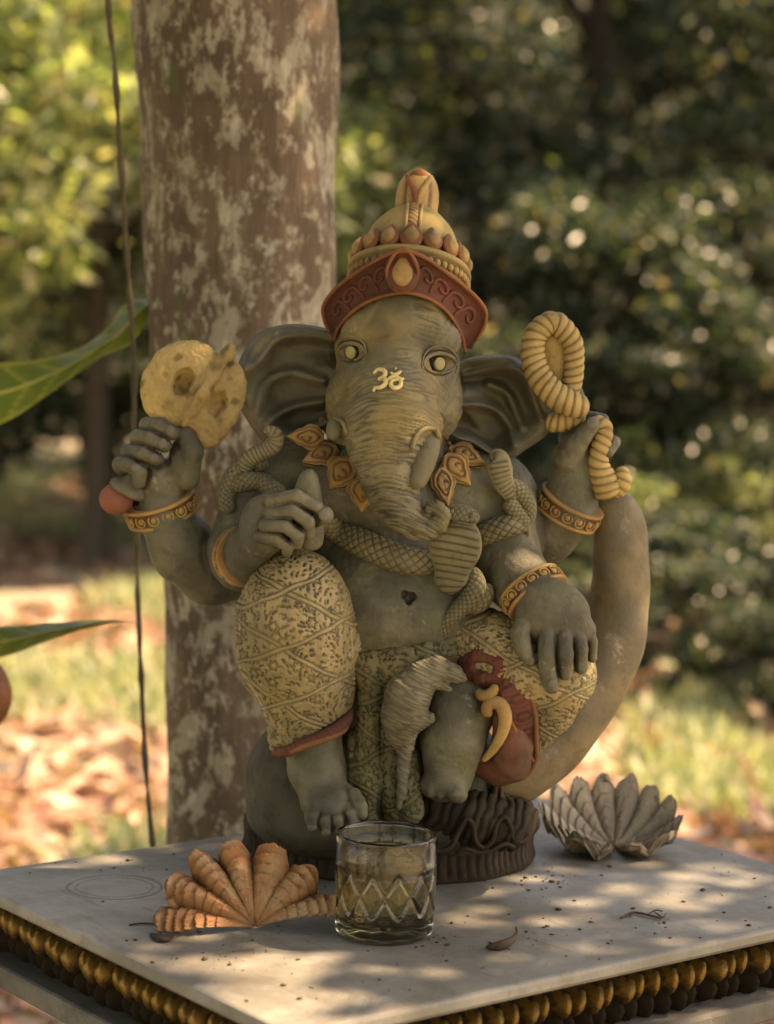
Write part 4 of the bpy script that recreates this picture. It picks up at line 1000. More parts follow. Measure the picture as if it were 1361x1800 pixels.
def cut(th, r, z):
    m = sm(z, H_ * .24, H_ * .30) * (1 - sm(z, H_ * .66, H_ * .72)); m = m * (r > R_ * .97)
    u = th * 12 / (2 * PI); v = (z - H_ * .26) / (H_ * .42) * 1.0
    d1 = np.abs(np.mod(u + v, 1) - .5); d2 = np.abs(np.mod(u - v, 1) - .5)
    g = np.maximum(np.exp(-(d1 / .07) ** 2), np.exp(-(d2 / .07) ** 2))
    fl = (np.abs(np.mod(u * 1, 1) - .5)) * 2 * sm(z, H_ * .04, H_ * .10) * (1 - sm(z, H_ * .2, H_ * .26)) * (r > R_ * .9)
    return -4.0 * g * m - 2.4 * fl, 0, None
zz = np.linspace(H_ * .2, H_ * .8, 46)
prof = [(0.5, 2), (R_ * .80, 1), (R_ * .90, 2), (R_ * .955, 6), (R_ * .98, 12)] + [(R_, z) for z in zz] + [(R_ * 1.0, H_ * .9), (R_ * 1.003, H_ * .97), (R_ * .995, H_ - .6), (R_ * .975, H_), (R_ * .955, H_ - .8), (R_ * .945, H_ * .95), (R_ * .935, H_ * .6), (R_ * .92, H_ * .2), (R_ * .88, H_ * .145), (R_ * .78, H_ * .13), (0.5, H_ * .13)]
V, Q, _ = lathe_geo(prof, 168, None, lambda th, r, z: (*cut(th, r, z)[:2], 0 * r)); gl = mesh('glass_wall', V, Q[:, ::1], M_GLASS, GL)
lv = H_ * .77
V, Q, _ = lathe_geo([(0.5, H_ * .131), (R_ * .78, H_ * .131), (R_ * .882, H_ * .146), (R_ * .922, H_ * .2), (R_ * .9365, H_ * .6), (R_ * .9395, lv + 1.2), (R_ * .92, lv), (R_ * .9, lv - .4), (.5, lv - .4)], 96)
mesh('tea', V, Q, M_TEA, GL)

# ------------------------------------------------------------------ frilled clam shells
def scute(c, X, Y, Z, w, h, curl, thick=1.6, jit=0.0):
    nu, nv = 13, 10; A = []
    for j in range(nv):
        v = j / (nv - 1)
        for i in range(nu):
            u = i / (nu - 1) * 2 - 1; a = u * 1.25
            ww = w * (.62 + .5 * math.sin(v * 2.3)) ; vv = v * (1 - .34 * u * u) * (1 + jit * math.sin(u * 5))
            A.append(c + X * ww * math.sin(a) + Y * h * vv + Z * (w * .75 * (math.cos(a) - .2) + curl * h * vv * vv))
    A = np.array(A); Bk = A - Z * thick + Y * 0; Bk = Bk - (A - A.mean(0)) * .03
    k = nu * nv; Q = [tuple(q[::-1]) for q in grid_q(nv, nu)] + [tuple(q) for q in grid_q(nv, nu, off=k)]
    bd = list(range(nu)) + [nu * (i + 1) - 1 for i in range(1, nv)] + [(nv - 1) * nu + i for i in range(nu - 2, -1, -1)] + [nu * i for i in range(nv - 2, 0, -1)]
    Q += [(bd[i], bd[(i + 1) % len(bd)], bd[(i + 1) % len(bd)] + k, bd[i] + k)[::-1] for i in range(len(bd))]
    return np.vstack([A, Bk]), Q
def shellmat(name, a, b_, c_, tr=.0):
    m, n, b = newmat(name); tc = N(n, 'TexCoord').outputs['Object']
    c = mix(n, ramp(n, noi(n, tc, 26, 5, .6), .38, .62), a, b_); c = mix(n, ramp(n, noi(n, tc, 90, 7, .75), .5, .7, 0, .65), c, c_)
    w_ = N(n, 'Attribute', attribute_name='wash'); c = mix(n, w_.outputs['Fac'], c, tuple(x * .35 for x in c_))
    n.links.new(c, b.inputs['Base Color']); b.inputs['Roughness'].default_value = .62; b.inputs['Specular IOR Level'].default_value = .3
    b.inputs['Subsurface Weight'].default_value = tr; b.inputs['Subsurface Radius'].default_value = (.004, .002, .001)
    b1 = N(n, 'Bump', Strength=.5, Distance=.001); n.links.new(noi(n, tc, 220, 8, .7), b1.inputs['Height']); n.links.new(b1.outputs[0], b.inputs['Normal']); return m
def fan(name, label, origin, X, Y, Z, th0, th1, ribs, Rfn, zfn, crest, step, flare, lobe, mat, seed=1, thick=3.5, n=90, m=360):
    """fluted shell: ribs at the given angles, growth flares stepping out along each rib, lobed margin"""
    O = np.asarray(origin, float); rho = np.linspace(.02, 1, n)[:, None]; th = np.linspace(th0, th1, m)[None]
    ph = np.interp(th, [r_ for r_ in ribs], np.arange(len(ribs)) * 2 * PI)          # phase: 0 at every rib crest
    w_ = np.cos(ph); cr = (.5 + .5 * w_) ** .38
    rib_i = np.round(ph / (2 * PI)); jit_ = .17 * np.sin(rib_i * 12.9 + seed) 
    Rr = Rfn(th) * (1 - lobe * (1 - cr)) * (1 + jit_ * .6); R_ = rho * Rr
    q = np.stack([np.repeat(np.cos(th) * 3, n, 0).ravel() + rho.repeat(m, 1).ravel() * 4, np.repeat(np.sin(th) * 3, n, 0).ravel(), 0 * R_.ravel() + seed], 1)
    nn = noise(q).reshape(R_.shape)
    fr_ = np.mod(R_ / step + .5 * np.sin(rib_i * 7.1) + .35 * nn, 1); amp = np.clip((R_ / Rr - .25) * 1.6, 0, 1)
    fl = (fr_ ** 2.2) * (1 - sm(fr_, .93, 1.0)) * amp * (.25 + .75 * cr)
    z = zfn(rho + 0 * th, th + 0 * rho) + crest * cr * (R_ / Rr) ** .8 * (1 + jit_) + flare * fl + 2.2 * nn
    R2 = R_ + flare * .55 * fl; t2 = th + .035 * nn
    fine = np.mod(R_ / 3.1, 1); z = z + 4.5 * noise(q * 2.3 + 11).reshape(R_.shape) * amp + 1.4 * noise(q * 5 + 3).reshape(R_.shape) - .5 * (fine < .3) + .5 * noise(q * 9).reshape(R_.shape)
    V = O + X * (R2 * np.sin(t2))[..., None] + Y * (R2 * np.cos(t2))[..., None] + Z * z[..., None]
    V = V.reshape(-1, 3); Bk = V - Z * thick; k = len(V); ws = np.clip(.95 * (1 - sm(fr_, .0, .25)) * amp + .55 * (1 - cr) * amp, 0, 1).ravel()
    V[:, 2] = np.maximum(V[:, 2], .8); Bk[:, 2] = np.maximum(Bk[:, 2], .4)
    Q = [tuple(q_) for q_ in grid_q(n, m)] + [tuple(q_[::-1]) for q_ in grid_q(n, m, off=k)]
    bd = list(range(m)) + [m * (i + 1) - 1 for i in range(1, n)] + [(n - 1) * m + i for i in range(m - 2, -1, -1)] + [m * i for i in range(n - 2, 0, -1)]
    Q += [(bd[i], bd[(i + 1) % len(bd)], bd[(i + 1) % len(bd)] + k, bd[i] + k) for i in range(len(bd))]
    root = empty(name, tuple(O * K + np.array([0, 0, TOP]))); tag(root, label, 'seashell'); mesh('shell_valve', np.vstack([V, Bk]) - O, Q, mat, root, list(ws) * 2)
    return root
def nz(v): v = np.array(v, float); return v / np.linalg.norm(v)
M_SH1 = shellmat('orange_shell', (.33, .145, .062), (.33, .215, .12), (.14, .058, .024), .08)
M_SH1b = shellmat('pale_orange_shell', (.36, .21, .10), (.40, .27, .15), (.22, .12, .05), .1)
M_SH2 = shellmat('grey_white_shell', (.34, .28, .20), (.25, .20, .15), (.16, .11, .075), .1)
M_SH2b = shellmat('cream_shell', (.48, .42, .33), (.42, .34, .26), (.30, .22, .16), .2)
def dl(px, py, base=1632, lean=.55): return -T(px, base)[1] - (base - py) * lean
org1 = T(448, 1634) + np.array([0, 4, 3])
Y1 = nz((-.04, .50, .86)); X1 = nz((1, 0, .0)); X1 = nz(X1 - Y1 * (X1 @ Y1)); Z1 = np.cross(X1, Y1); Z1 = Z1 if Z1[1] < 0 else -Z1
A1 = [math.radians(a) for a in (-90, -64, -41, -19, 14, 49, 78)]
sh1 = fan('orange_clam_shell', 'orange ribbed clam shell with frilled scales left of the glass', org1, X1, Y1, Z1, math.radians(-98), math.radians(86), A1,
          lambda t: np.interp(t, [-1.71, -1.5, -1.15, -.77, -.42, .2, .8, 1.3, 1.5], [150, 158, 158, 152, 148, 138, 138, 142, 135]),
          lambda r, t: 30 * np.sin(np.clip(r, 0, 1) * PI * .8) - 10 * r, 30, 15, 19, .13, M_SH1, 3, thick=5)
for (px, py, w_, h_, lean_) in ((300, 1612, 8, 20, .1), (328, 1618, 8, 20, 0), (352, 1622, 7, 18, .1), (306, 1588, 9, 20, -.2), (324, 1570, 11, 22, -.2), (346, 1580, 11, 22, -.1), (372, 1596, 9, 19, .1), (334, 1598, 9, 19, 0)):
    p = W(px, py, dl(px, py) + 16); Yv = nz((lean_, .15, 1)); Xv = nz((1, .0, -lean_)); Zv = np.cross(Xv, Yv); Zv = Zv if Zv[1] < 0 else -Zv
    V, Q = scute(p - Yv * h_ * .45, Xv, Yv, Zv, w_, h_, .25, jit=.1); mesh('shell_frill', V + .8 * noise(V / 6)[:, None] * Zv - org1, Q, M_SH1b, sh1)
org2 = T(1082, 1496) + np.array([0, 22, 6])
Y2 = nz((0, .98, .12)); X2 = np.array([1., 0, 0]); Z2 = np.cross(X2, Y2)
A2 = [math.radians(a) for a in (-174, -142, -112, -88, -60, -36, -10, 20, 44, 70, 98, 128, 168)]
fan('grey_clam_shell', 'grey white frilled clam shell lying open behind the right end of the plinth', org2, X2, Y2, Z2, math.radians(-170), math.radians(172), A2,
    lambda t: 124 + 12 * np.cos(2 * t + PI) + 0 * t, lambda r, t: (r ** 2.2) * (42 + 34 * np.cos(t)) - 2, 30, 15, 20, .09, M_SH2, 8, thick=6)

# ------------------------------------------------------------------ litter on the table
M_TWIG = stone('twig_brown', (.07, .045, .028), (.045, .03, .02)); M_DRY = stone('dry_leaf_brown', (.10, .07, .045), (.07, .045, .03))
def onT(px, py, z=0): return T(px, py, z)
def thing_tube(name, label, cat, pts, mat, seg=10, **kw):
    c = onT(*pts[0][:2]); rows = [(*(onT(x, y, z) - c), r) for x, y, z, r in pts]
    V, Q, _ = tube_geo(rows, step=2, nseg=seg, **kw); o = mesh(name, V, Q, mat); o.location = tuple(c * K + np.array([0, 0, TOP])); return tag(o, label, cat)
tw = thing_tube('twig', 'tiny forked twig lying on the right part of the table', 'twig', [(1090, 1614, 3, 1.6), (1112, 1604, 3, 2), (1138, 1608, 4, 2), (1164, 1615, 3, 1.4)], M_TWIG)
for pts in ([(1138, 1608, 4, 1.4), (1152, 1600, 7, 1.3), (1166, 1602, 6, 1)], [(1150, 1602, 6, 1.2), (1164, 1612, 5, 1.2), (1172, 1606, 4, 1)], [(1112, 1604, 3, 1.3), (1108, 1612, 3, 1)]):
    c = onT(1090, 1614); V, Q, _ = tube_geo([(*(onT(x, y, z) - c), r) for x, y, z, r in pts], step=2, nseg=8); mesh('twig_branch', V, Q, M_TWIG, tw)
thing_tube('dried_pod', 'curled dark dried pod with a hooked tail on the table right of the glass', 'pod', [(853, 1665, 4, 2), (866, 1664, 6, 6), (884, 1661, 7, 8), (900, 1652, 7, 5), (908, 1640, 8, 2.4), (907, 1628, 9, 1)], M_TWIG, 16)
thing_tube('dry_leaf', 'small dark curled dry leaf on the table below the orange shell', 'leaf', [(264, 1640, 2, 2), (276, 1646, 4, 8), (290, 1650, 5, 10), (302, 1647, 5, 3), (312, 1641, 6, 1.2)], M_TWIG, 14, flat=.5, up=(0, 0, 1))
thing_tube('fine_stem', 'thin dark stem bent beside the left end of the orange shell', 'stem', [(226, 1626, 1.5, 1.4), (250, 1623, 2, 1.5), (280, 1625, 2, 1.4), (300, 1632, 2, 1)], M_TWIG, 8)
crumbs = []
def crumb(px, py, s):
    c = onT(px, py, s * .35); V, Q = ball_geo((0, 0, 0), (s * rng.uniform(.7, 1.6), s * rng.uniform(.6, 1.2), s * .45), n=5, m=7)
    a = rng.uniform(0, 6.3); Rm = np.array([[math.cos(a), math.sin(a), 0], [-math.sin(a), math.cos(a), 0], [0, 0, 1]]); return (V * (1 + .25 * nr.rand(len(V), 1))) @ Rm + c, Q
def ontable(px, py):
    p = onT(px, py) * K; d = p[:2] - TC_; return abs(d @ TE1[:2]) < HW - .006 and abs(d @ TE2[:2]) < HH - .006
cn_ = 0
while cn_ < 420:
    if rng.random() < .5: px, py = rng.uniform(0, 1361), rng.uniform(1400, 1800)
    else:
        cx_, cy_, sx_, sy_ = rng.choice([(925, 1548, 60, 14), (1120, 1600, 120, 25), (900, 1650, 110, 25), (765, 1655, 18, 16), (250, 1520, 110, 25), (560, 1560, 70, 14), (380, 1680, 80, 20), (960, 1540, 30, 10)]); px, py = rng.gauss(cx_, sx_), rng.gauss(cy_, sy_)
    if ontable(px, py): crumbs.append(crumb(px, py, .8 + 2.2 * rng.random() ** 3 + (2.5 if rng.random() < .05 else 0))); cn_ += 1
V, Q, _ = join(crumbs); tag(mesh('crumbs', V, Q, M_TWIG), 'dark crumbs of bark and soil scattered over the white table top', 'debris', kind='stuff').location = (0, 0, TOP)
# ------------------------------------------------------------------ garden and wood behind
def leafmat(name, cols, trans=.45, rough=.35, spec=.5, sc=3.0, pos=None):
    m, n, b = newmat(name); geo = N(n, 'NewGeometry') if False else None
    at = N(n, 'Attribute', attribute_name='tone'); r = N(n, 'ValToRGB'); n.links.new(at.outputs['Fac'], r.inputs[0])
    e = r.color_ramp.elements; e[0].color = (*cols[0], 1); e[1].color = (*cols[-1], 1)
    for i, c in enumerate(cols[1:-1]): x = e.new(pos[i] if pos else (i + 1) / (len(cols) - 1)); x.color = (*c, 1)
    n.links.new(r.outputs[0], b.inputs['Base Color']); b.inputs['Roughness'].default_value = rough; b.inputs['Specular IOR Level'].default_value = spec
    t = N(n, 'BsdfTranslucent'); mx = N(n, 'MixShader', Fac=trans); g = mix(n, 1.0, r.outputs[0], (1.15, 1.25, .6), 'MULTIPLY'); n.links.new(g, t.inputs[0])
    mx.inputs[0].default_value = trans; n.links.new(b.outputs[0], mx.inputs[1]); n.links.new(t.outputs[0], mx.inputs[2])
    n.links.new(mx.outputs[0], n.nodes['Material Output'].inputs[0]); return m
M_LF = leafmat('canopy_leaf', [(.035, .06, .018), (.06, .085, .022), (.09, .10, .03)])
M_LFD = leafmat('dark_leaf', [(.018, .032, .024), (.026, .046, .034), (.035, .055, .035), (.17, .22, .11), (.30, .22, .16)], .4, .34, .5, pos=(.4, .80, .88))  # pale end of the ramp paints sunlit highlights onto scattered leaves
M_LFY = leafmat('bright_leaf', [(.05, .08, .04), (.10, .15, .07), (.28, .33, .17), (.38, .40, .26), (.36, .25, .18)], .55, .3, .5, pos=(.3, .5, .8))  # pale steps of the ramp paint in sunlit leaves
M_GR = leafmat('grass_blade', [(.14, .19, .10), (.28, .32, .18), (.46, .45, .32)], .3, .5, .3)
M_LIT = leafmat('leaf_litter', [(.44, .22, .16), (.32, .16, .11), (.50, .36, .27), (.22, .12, .08)], .15, .5, .4)
def leaves(P, L, Wd, mat, name, parent=None, droop=.3, flatness=.5, origin=(0, 0, 0), seed=1):
    """real leaf faces (six sided blades folded along the rib) at points P (metres)"""
    r_ = np.random.RandomState(seed); n = len(P)
    d = r_.normal(size=(n, 3)); d[:, 2] = d[:, 2] * flatness - droop; d /= np.linalg.norm(d, axis=1)[:, None]
    up = r_.normal(size=(n, 3)) * .6 + np.array([0, 0, 1]); s = np.cross(d, up); s /= np.linalg.norm(s, axis=1)[:, None]; nn = np.cross(s, d)
    l = L * r_.uniform(.6, 1.25, (n, 1)); w_ = Wd * r_.uniform(.7, 1.2, (n, 1))
    pts = [P, P + d * l * .45 + s * w_ * .5 + nn * w_ * .15, P + d * l, P + d * l * .45 - s * w_ * .5 + nn * w_ * .15]
    V = np.stack(pts, 1).reshape(-1, 3); Q = np.arange(n * 4).reshape(n, 4)
    tris = np.concatenate([Q[:, [0, 1, 2]], Q[:, [0, 2, 3]]])
    o = mesh(name, V, tris, mat, parent, scale=1, smooth=False)
    a = o.data.attributes.new('tone', 'FLOAT', 'POINT'); a.data.foreach_set('value', np.repeat(r_.rand(n), 4).astype(np.float32))
    return o
# ground
def groundmat():
    m, n, b = newmat('ground_soil'); tc = N(n, 'TexCoord').outputs['Object']
    c = mix(n, ramp(n, noi(n, tc, 1.1, 5, .65), .42, .58), (.20, .23, .13), (.32, .21, .17)); c = mix(n, ramp(n, noi(n, tc, 6, 7, .7), .4, .65, 0, .8), c, (.42, .40, .29))
    c = mix(n, ramp(n, noi(n, tc, 14, 5, .7), .55, .7, 0, .7), c, (.09, .06, .04)); n.links.new(c, b.inputs['Base Color']); b.inputs['Roughness'].default_value = .95
    b1 = N(n, 'Bump', Strength=.9, Distance=.05); n.links.new(noi(n, tc, 9, 8, .7), b1.inputs['Height']); n.links.new(b1.outputs[0], b.inputs['Normal']); return m
gx = np.linspace(-60, 60, 121); gy = np.linspace(-20, 90, 111); GX, GY = np.meshgrid(gx, gy, indexing='ij')
def gz(x, y):
    q = np.stack([np.ravel(x) / 5, np.ravel(y) / 5, 0 * np.ravel(x)], 1); return (.10 * noise(q) * sm(np.ravel(y), 2, 8) + 0.0 - 0.0).reshape(np.shape(x))
GZ = gz(GX, GY)
tag(mesh('ground', np.stack([GX, GY, GZ], -1).reshape(-1, 3), grid_q(121, 111), groundmat(), scale=1), 'sunlit lawn and fallen leaves behind the table', kind='structure')
hx = np.linspace(-60, 60, 61); hy = np.linspace(16, 40, 25); HX, HY = np.meshgrid(hx, hy, indexing='ij')
HZ = 13 * sm(HY, 17, 34) + .8 * noise(np.stack([HX.ravel() / 4, HY.ravel() / 4, 0 * HX.ravel()], 1)).reshape(HX.shape) - .3
mh, nh, bh = newmat('hill_undergrowth'); tch = N(nh, 'TexCoord').outputs['Object']; nh.links.new(mix(nh, ramp(nh, noi(nh, tch, 1.5, 6), .4, .6), (.03, .035, .018), (.05, .045, .028)), bh.inputs['Base Color']); bh.inputs['Roughness'].default_value = 1
tag(mesh('hillside', np.stack([HX, HY, HZ], -1).reshape(-1, 3), grid_q(61, 25), mh, scale=1), 'dark wooded slope closing the view', kind='structure')

# litter and grass over the part of the ground the picture sees
r2 = np.random.RandomState(5)
def gpts(n, y0, y1, spread=.24, c0=0.0):
    y = y0 + (y1 - y0) * r2.rand(n) ** 1.1; x = (r2.rand(n) * 2 - 1) * (y + 1.7) * spread + c0; z = gz(x, y) + .01
    return np.stack([x, y, z], 1)
P = gpts(16000, 1.5, 14); msk = noise(P / np.array([1.3, 1.3, 9]) + 3) > -.28; P = P[msk]
tag(leaves(P, .12, .055, M_LIT, 'fallen_leaves', droop=0, flatness=.15, seed=2), 'reddish brown fallen leaves covering the ground', kind='stuff')
P = gpts(60000, 1.5, 14); msk = noise(P / np.array([1.1, 1.1, 9]) + 7) > .04; P = P[msk]
tag(leaves(P, .10, .014, M_GR, 'grass', droop=-1.2, flatness=.4, seed=3), 'short yellow green grass in sun behind the table', kind='stuff')

# ---- the near tree
def bark():
    m, n, b = newmat('mottled_bark'); tc = N(n, 'TexCoord').outputs['Object']
    mp = N(n, 'Mapping'); mp.inputs['Scale'].default_value = (1, 1, .6); n.links.new(tc, mp.inputs[0]); v = mp.outputs[0]
    c = mix(n, ramp(n, noi(n, v, 11, 5, .6, .3), .40, .60), (.165, .115, .08), (.10, .072, .052))
    st = N(n, 'Mapping'); st.inputs['Scale'].default_value = (14, 14, 1.1); n.links.new(tc, st.inputs[0])
    c = mix(n, ramp(n, noi(n, st.outputs[0], 9, 4, .6), .45, .62, 0, .35), c, (.085, .055, .035))
    c = mix(n, ramp(n, noi(n, v, 30, 9, .74, .25), .50, .57, 0, .7), c, (.36, .325, .25))
    c = mix(n, ramp(n, noi(n, v, 70, 7, .7, .3), .54, .62, 0, .7), c, (.43, .395, .31))
    c = mix(n, ramp(n, noi(n, v, 13.7, 4, .6, .8), .64, .68, 0, .7), c, (.09, .11, .045))
    c = mix(n, ramp(n, noi(n, v, 60, 3, .6), .66, .70, 0, .6), c, (.06, .045, .03))
    n.links.new(c, b.inputs['Base Color']); b.inputs['Roughness'].default_value = .85; b.inputs['Specular IOR Level'].default_value = .2
    b1 = N(n, 'Bump', Strength=.8, Distance=.005); n.links.new(noi(n, st.outputs[0], 16, 7, .65), b1.inputs['Height'])
    b2 = N(n, 'Bump', Strength=.5, Distance=.003); n.links.new(noi(n, v, 60, 7, .65), b2.inputs['Height']); n.links.new(b1.outputs[0], b2.inputs['Normal']); n.links.new(b2.outputs[0], b.inputs['Normal']); return m
M_BARK = bark()
dT = -.46 / K
def WT(px, py): return W(px, py, dT) * K + np.array([0, 0, TOP])
a = WT(425, 0); b_ = WT(440, 1460); base = b_ + (b_ - WT(437, 1300)) * 2.6; base[2] = -.05
tr = [(*base, .115), (*(base + np.array([0, 0, .12])), .100), (*b_, .0835), (*WT(434, 1150), .083), (*WT(428, 800), .086), (*WT(427, 500), .091), (*WT(423, 250), .095), (*WT(418, 60), .103)]
topp = np.array(tr[-1][:3]) + np.array([-.08, .04, 1.9]); tq = np.array(tr[-1][:3]); tr += [(*(tq + (topp - tq) * f_), .104 + .008 * f_) for f_ in (.15, .32, .5, .68, .85, 1)]
TR = empty('mottled_tree', (base[0], base[1], 0)); tag(TR, 'mottled grey brown tree trunk with pale lichen patches behind the statue', 'tree')
def bark_d(s, t, r): return .0016 * np.sin(t * 7 + 2 * np.sin(s * 9)) * np.sin(s * 23 + 3 * np.sin(t * 2)) + .0022 * np.sin(t * 3 + s * 4) + .0028 * np.sin(s * 11 + t * 2) + .0015 * np.sin(s * 27 + t * 5) + .002 * np.sin(s * 2.7 + t), 0 * s * t
tb = np.array(tr) - np.array([base[0], base[1], 0, 0])
V, Q, _ = tube_geo(tb, step=.012, nseg=110, disp=bark_d, cap=False); mesh('trunk', V, Q, M_BARK, TR, scale=1)
ends = []
for i in range(7):
    a_ = i * 2 * PI / 7 + .5; L_ = rng.uniform(1.1, 1.9); o = topp - np.array([base[0], base[1], 0]); e1 = o + np.array([math.cos(a_) * L_ * .5, math.sin(a_) * L_ * .5, .55]); e2 = o + np.array([math.cos(a_) * L_ * 1.1, math.sin(a_) * L_ * 1.1, .9 + rng.uniform(-.2, .4)])
    V, Q, _ = tube_geo([(*(o - (0, 0, .12)), .06), (*e1, .035), (*e2, .014)], step=.06, nseg=16); mesh('limb', V, Q, M_BARK, TR, scale=1); ends += [e1, e2, (e1 + e2) / 2]
r3 = np.random.RandomState(9)
n_ = 3600; cx3 = np.array(ends)[r3.randint(0, len(ends), n_)] + r3.normal(size=(n_, 3)) * np.array([.55, .55, .28])
cx3 = cx3 + np.array([.5, .25, .15])
# gaps: leaves are sparse where a slow noise is high
g3 = noise(cx3 / .34); cx3 = cx3[g3 < .16]
leaves(cx3, .15, .075, M_LF, 'crown', TR, seed=4, droop=.25, flatness=.35)

# ---- hanging cord
cp_ = [(180, -420), (184, -300), (187, -160), (190, -40), (192, 30), (203, 130), (209, 240), (216, 330), (222, 430), (230, 540), (236, 650), (236, 760), (240, 900), (243, 1060), (249, 1200), (255, 1330), (264, 1440), (272, 1520)]
rows = [(*(W(x, y, -.33 / K) * K), .0024) for x, y in cp_]
V, Q, _ = tube_geo(rows, step=.004, nseg=12, disp=lambda s, t, r: (.0005 * np.sin(s * 1400 + t * 2) + .0005 * np.sin(s * 90), 0 * s * t)); o = mesh('hanging_cord', V, Q, stone('cord_fibre', (.085, .065, .035), (.06, .045, .025)), scale=1); o.location.z = TOP
tag(o, 'thin dark knotty cord hanging down left of the mottled trunk', 'cord')

# ---- broad leaved plant reaching in from the left
PL = empty('cacao_plant', (-.62, .42, 0)); tag(PL, 'plant with two long glossy leaves and a reddish pod entering at the left edge', 'plant')
PO = np.array([-.62, .42, 0])
M_BIG = newmat('broad_leaf')
def biglf():
    m, n, b = newmat('broad_leaf'); at = N(n, 'Attribute', attribute_name='wash'); tc = N(n, 'TexCoord').outputs['Object']
    c = mix(n, ramp(n, noi(n, tc, 9, 4), .4, .6), (.085, .13, .04), (.12, .155, .045)); c = mix(n, at.outputs['Fac'], c, (.36, .34, .12))
    n.links.new(c, b.inputs['Base Color']); b.inputs['Roughness'].default_value = .38
    t = N(n, 'BsdfTranslucent'); n.links.new(mix(n, 1.0, c, (1.5, 1.35, .5), 'MULTIPLY'), t.inputs[0]); mx = N(n, 'MixShader'); mx.inputs[0].default_value = .45
    n.links.new(b.outputs[0], mx.inputs[1]); n.links.new(t.outputs[0], mx.inputs[2]); n.links.new(mx.outputs[0], n.nodes['Material Output'].inputs[0]); return m
M_BIG = biglf()
def bigleaf(top, bot, d0, d1, bow=.02):
    nu, nv = 70, 25; Tt = crom(np.array([(x, y, 0) for x, y in top], float), nu); Bt = crom(np.array([(x, y, 0) for x, y in bot], float), nu); V = []; ws = []
    for i in range(nu):
        u = i / (nu - 1); d = d0 + (d1 - d0) * u
        for j in range(nv):
            v = j / (nv - 1); x = Tt[i, 0] * (1 - v) + Bt[i, 0] * v; y = Tt[i, 1] * (1 - v) + Bt[i, 1] * v
            vein = abs(v - .5) < .035; lat = ((u * 11 + abs(v - .5) * 1.6) % 1); g = max(1.0 if vein else 0, math.exp(-((lat - .5) / .06) ** 2) * .55, math.exp(-(min(v, 1 - v) / .05) ** 2) * .7)
            dd = d + (-abs(v - .5) * .10 - .006 * math.exp(-((lat - .5) / .12) ** 2) + .012 * math.sin(u * 26) * abs(v - .5)) / K * .35
            V.append(W(x, y, dd) * K + np.array([0, 0, TOP]) - PO); ws.append(g)
    V = np.array(V); Q = [tuple(q) for q in grid_q(nu, nv)]; return mesh('leaf', V, Q, M_BIG, PL, ws, scale=1)
bigleaf([(-330, 690), (-200, 645), (-60, 640), (60, 634), (140, 612), (190, 575), (215, 540), (240, 527), (272, 528)], [(-330, 700), (-200, 790), (-60, 765), (20, 736), (100, 682), (180, 626), (230, 605), (256, 565), (273, 530)], -.55 / K, -.42 / K)
bigleaf([(-330, 1130), (-150, 1108), (0, 1101), (80, 1096), (160, 1090), (210, 1090), (246, 1094)], [(-330, 1140), (-150, 1178), (0, 1156), (80, 1128), (150, 1106), (210, 1093), (247, 1095)], -.40 / K, -.30 / K)
SP = SDF(); 
rows = [(*(W(-24, 1150, -.35 / K) * K + (0, 0, TOP) - PO), .004), (*(W(-22, 1180, -.35 / K) * K + (0, 0, TOP) - PO), .016), (*(W(-18, 1222, -.35 / K) * K + (0, 0, TOP) - PO), .0215), (*(W(-22, 1262, -.35 / K) * K + (0, 0, TOP) - PO), .016), (*(W(-26, 1292, -.35 / K) * K + (0, 0, TOP) - PO), .004)]
V, Q, _ = tube_geo(rows, step=.0015, nseg=60, disp=lambda s, t, r: (-.0016 * np.exp(-((np.mod(t * 10 / (2 * PI), 1) - .5) / .18) ** 2) + 0 * s, .4 * np.exp(-((np.mod(t * 10 / (2 * PI), 1) - .5) / .2) ** 2) + 0 * s))
mesh('pod', V, Q, stone('pod_skin', (.28, .09, .035), (.20, .07, .03), rough=.45, spec=.5), PL, scale=1)
V, Q, _ = tube_geo([(0, 0, -.05, .016), (.01, .0, .5, .014), (-.02, .02, .9, .012), (.0, .03, 1.3, .010), (.02, .05, 1.7, .006)], step=.02, nseg=16); mesh('stem', V, Q, M_BARK, PL, scale=1)
p1 = W(-330, 695, -.55 / K) * K + (0, 0, TOP) - PO; p2 = W(-330, 1135, -.40 / K) * K + (0, 0, TOP) - PO; p3 = np.array(rows[0][:3])
for e, z in ((p1, 1.0), (p2, .75), (p3, .8)):
    V, Q, _ = tube_geo([(0, .01, z - .1, .005), (*((np.array([0, .01, z]) + e) / 2 + (0, 0, .02)), .004), (*e, .003)], step=.01, nseg=10); mesh('leaf_stalk', V, Q, M_BARK, PL, scale=1)

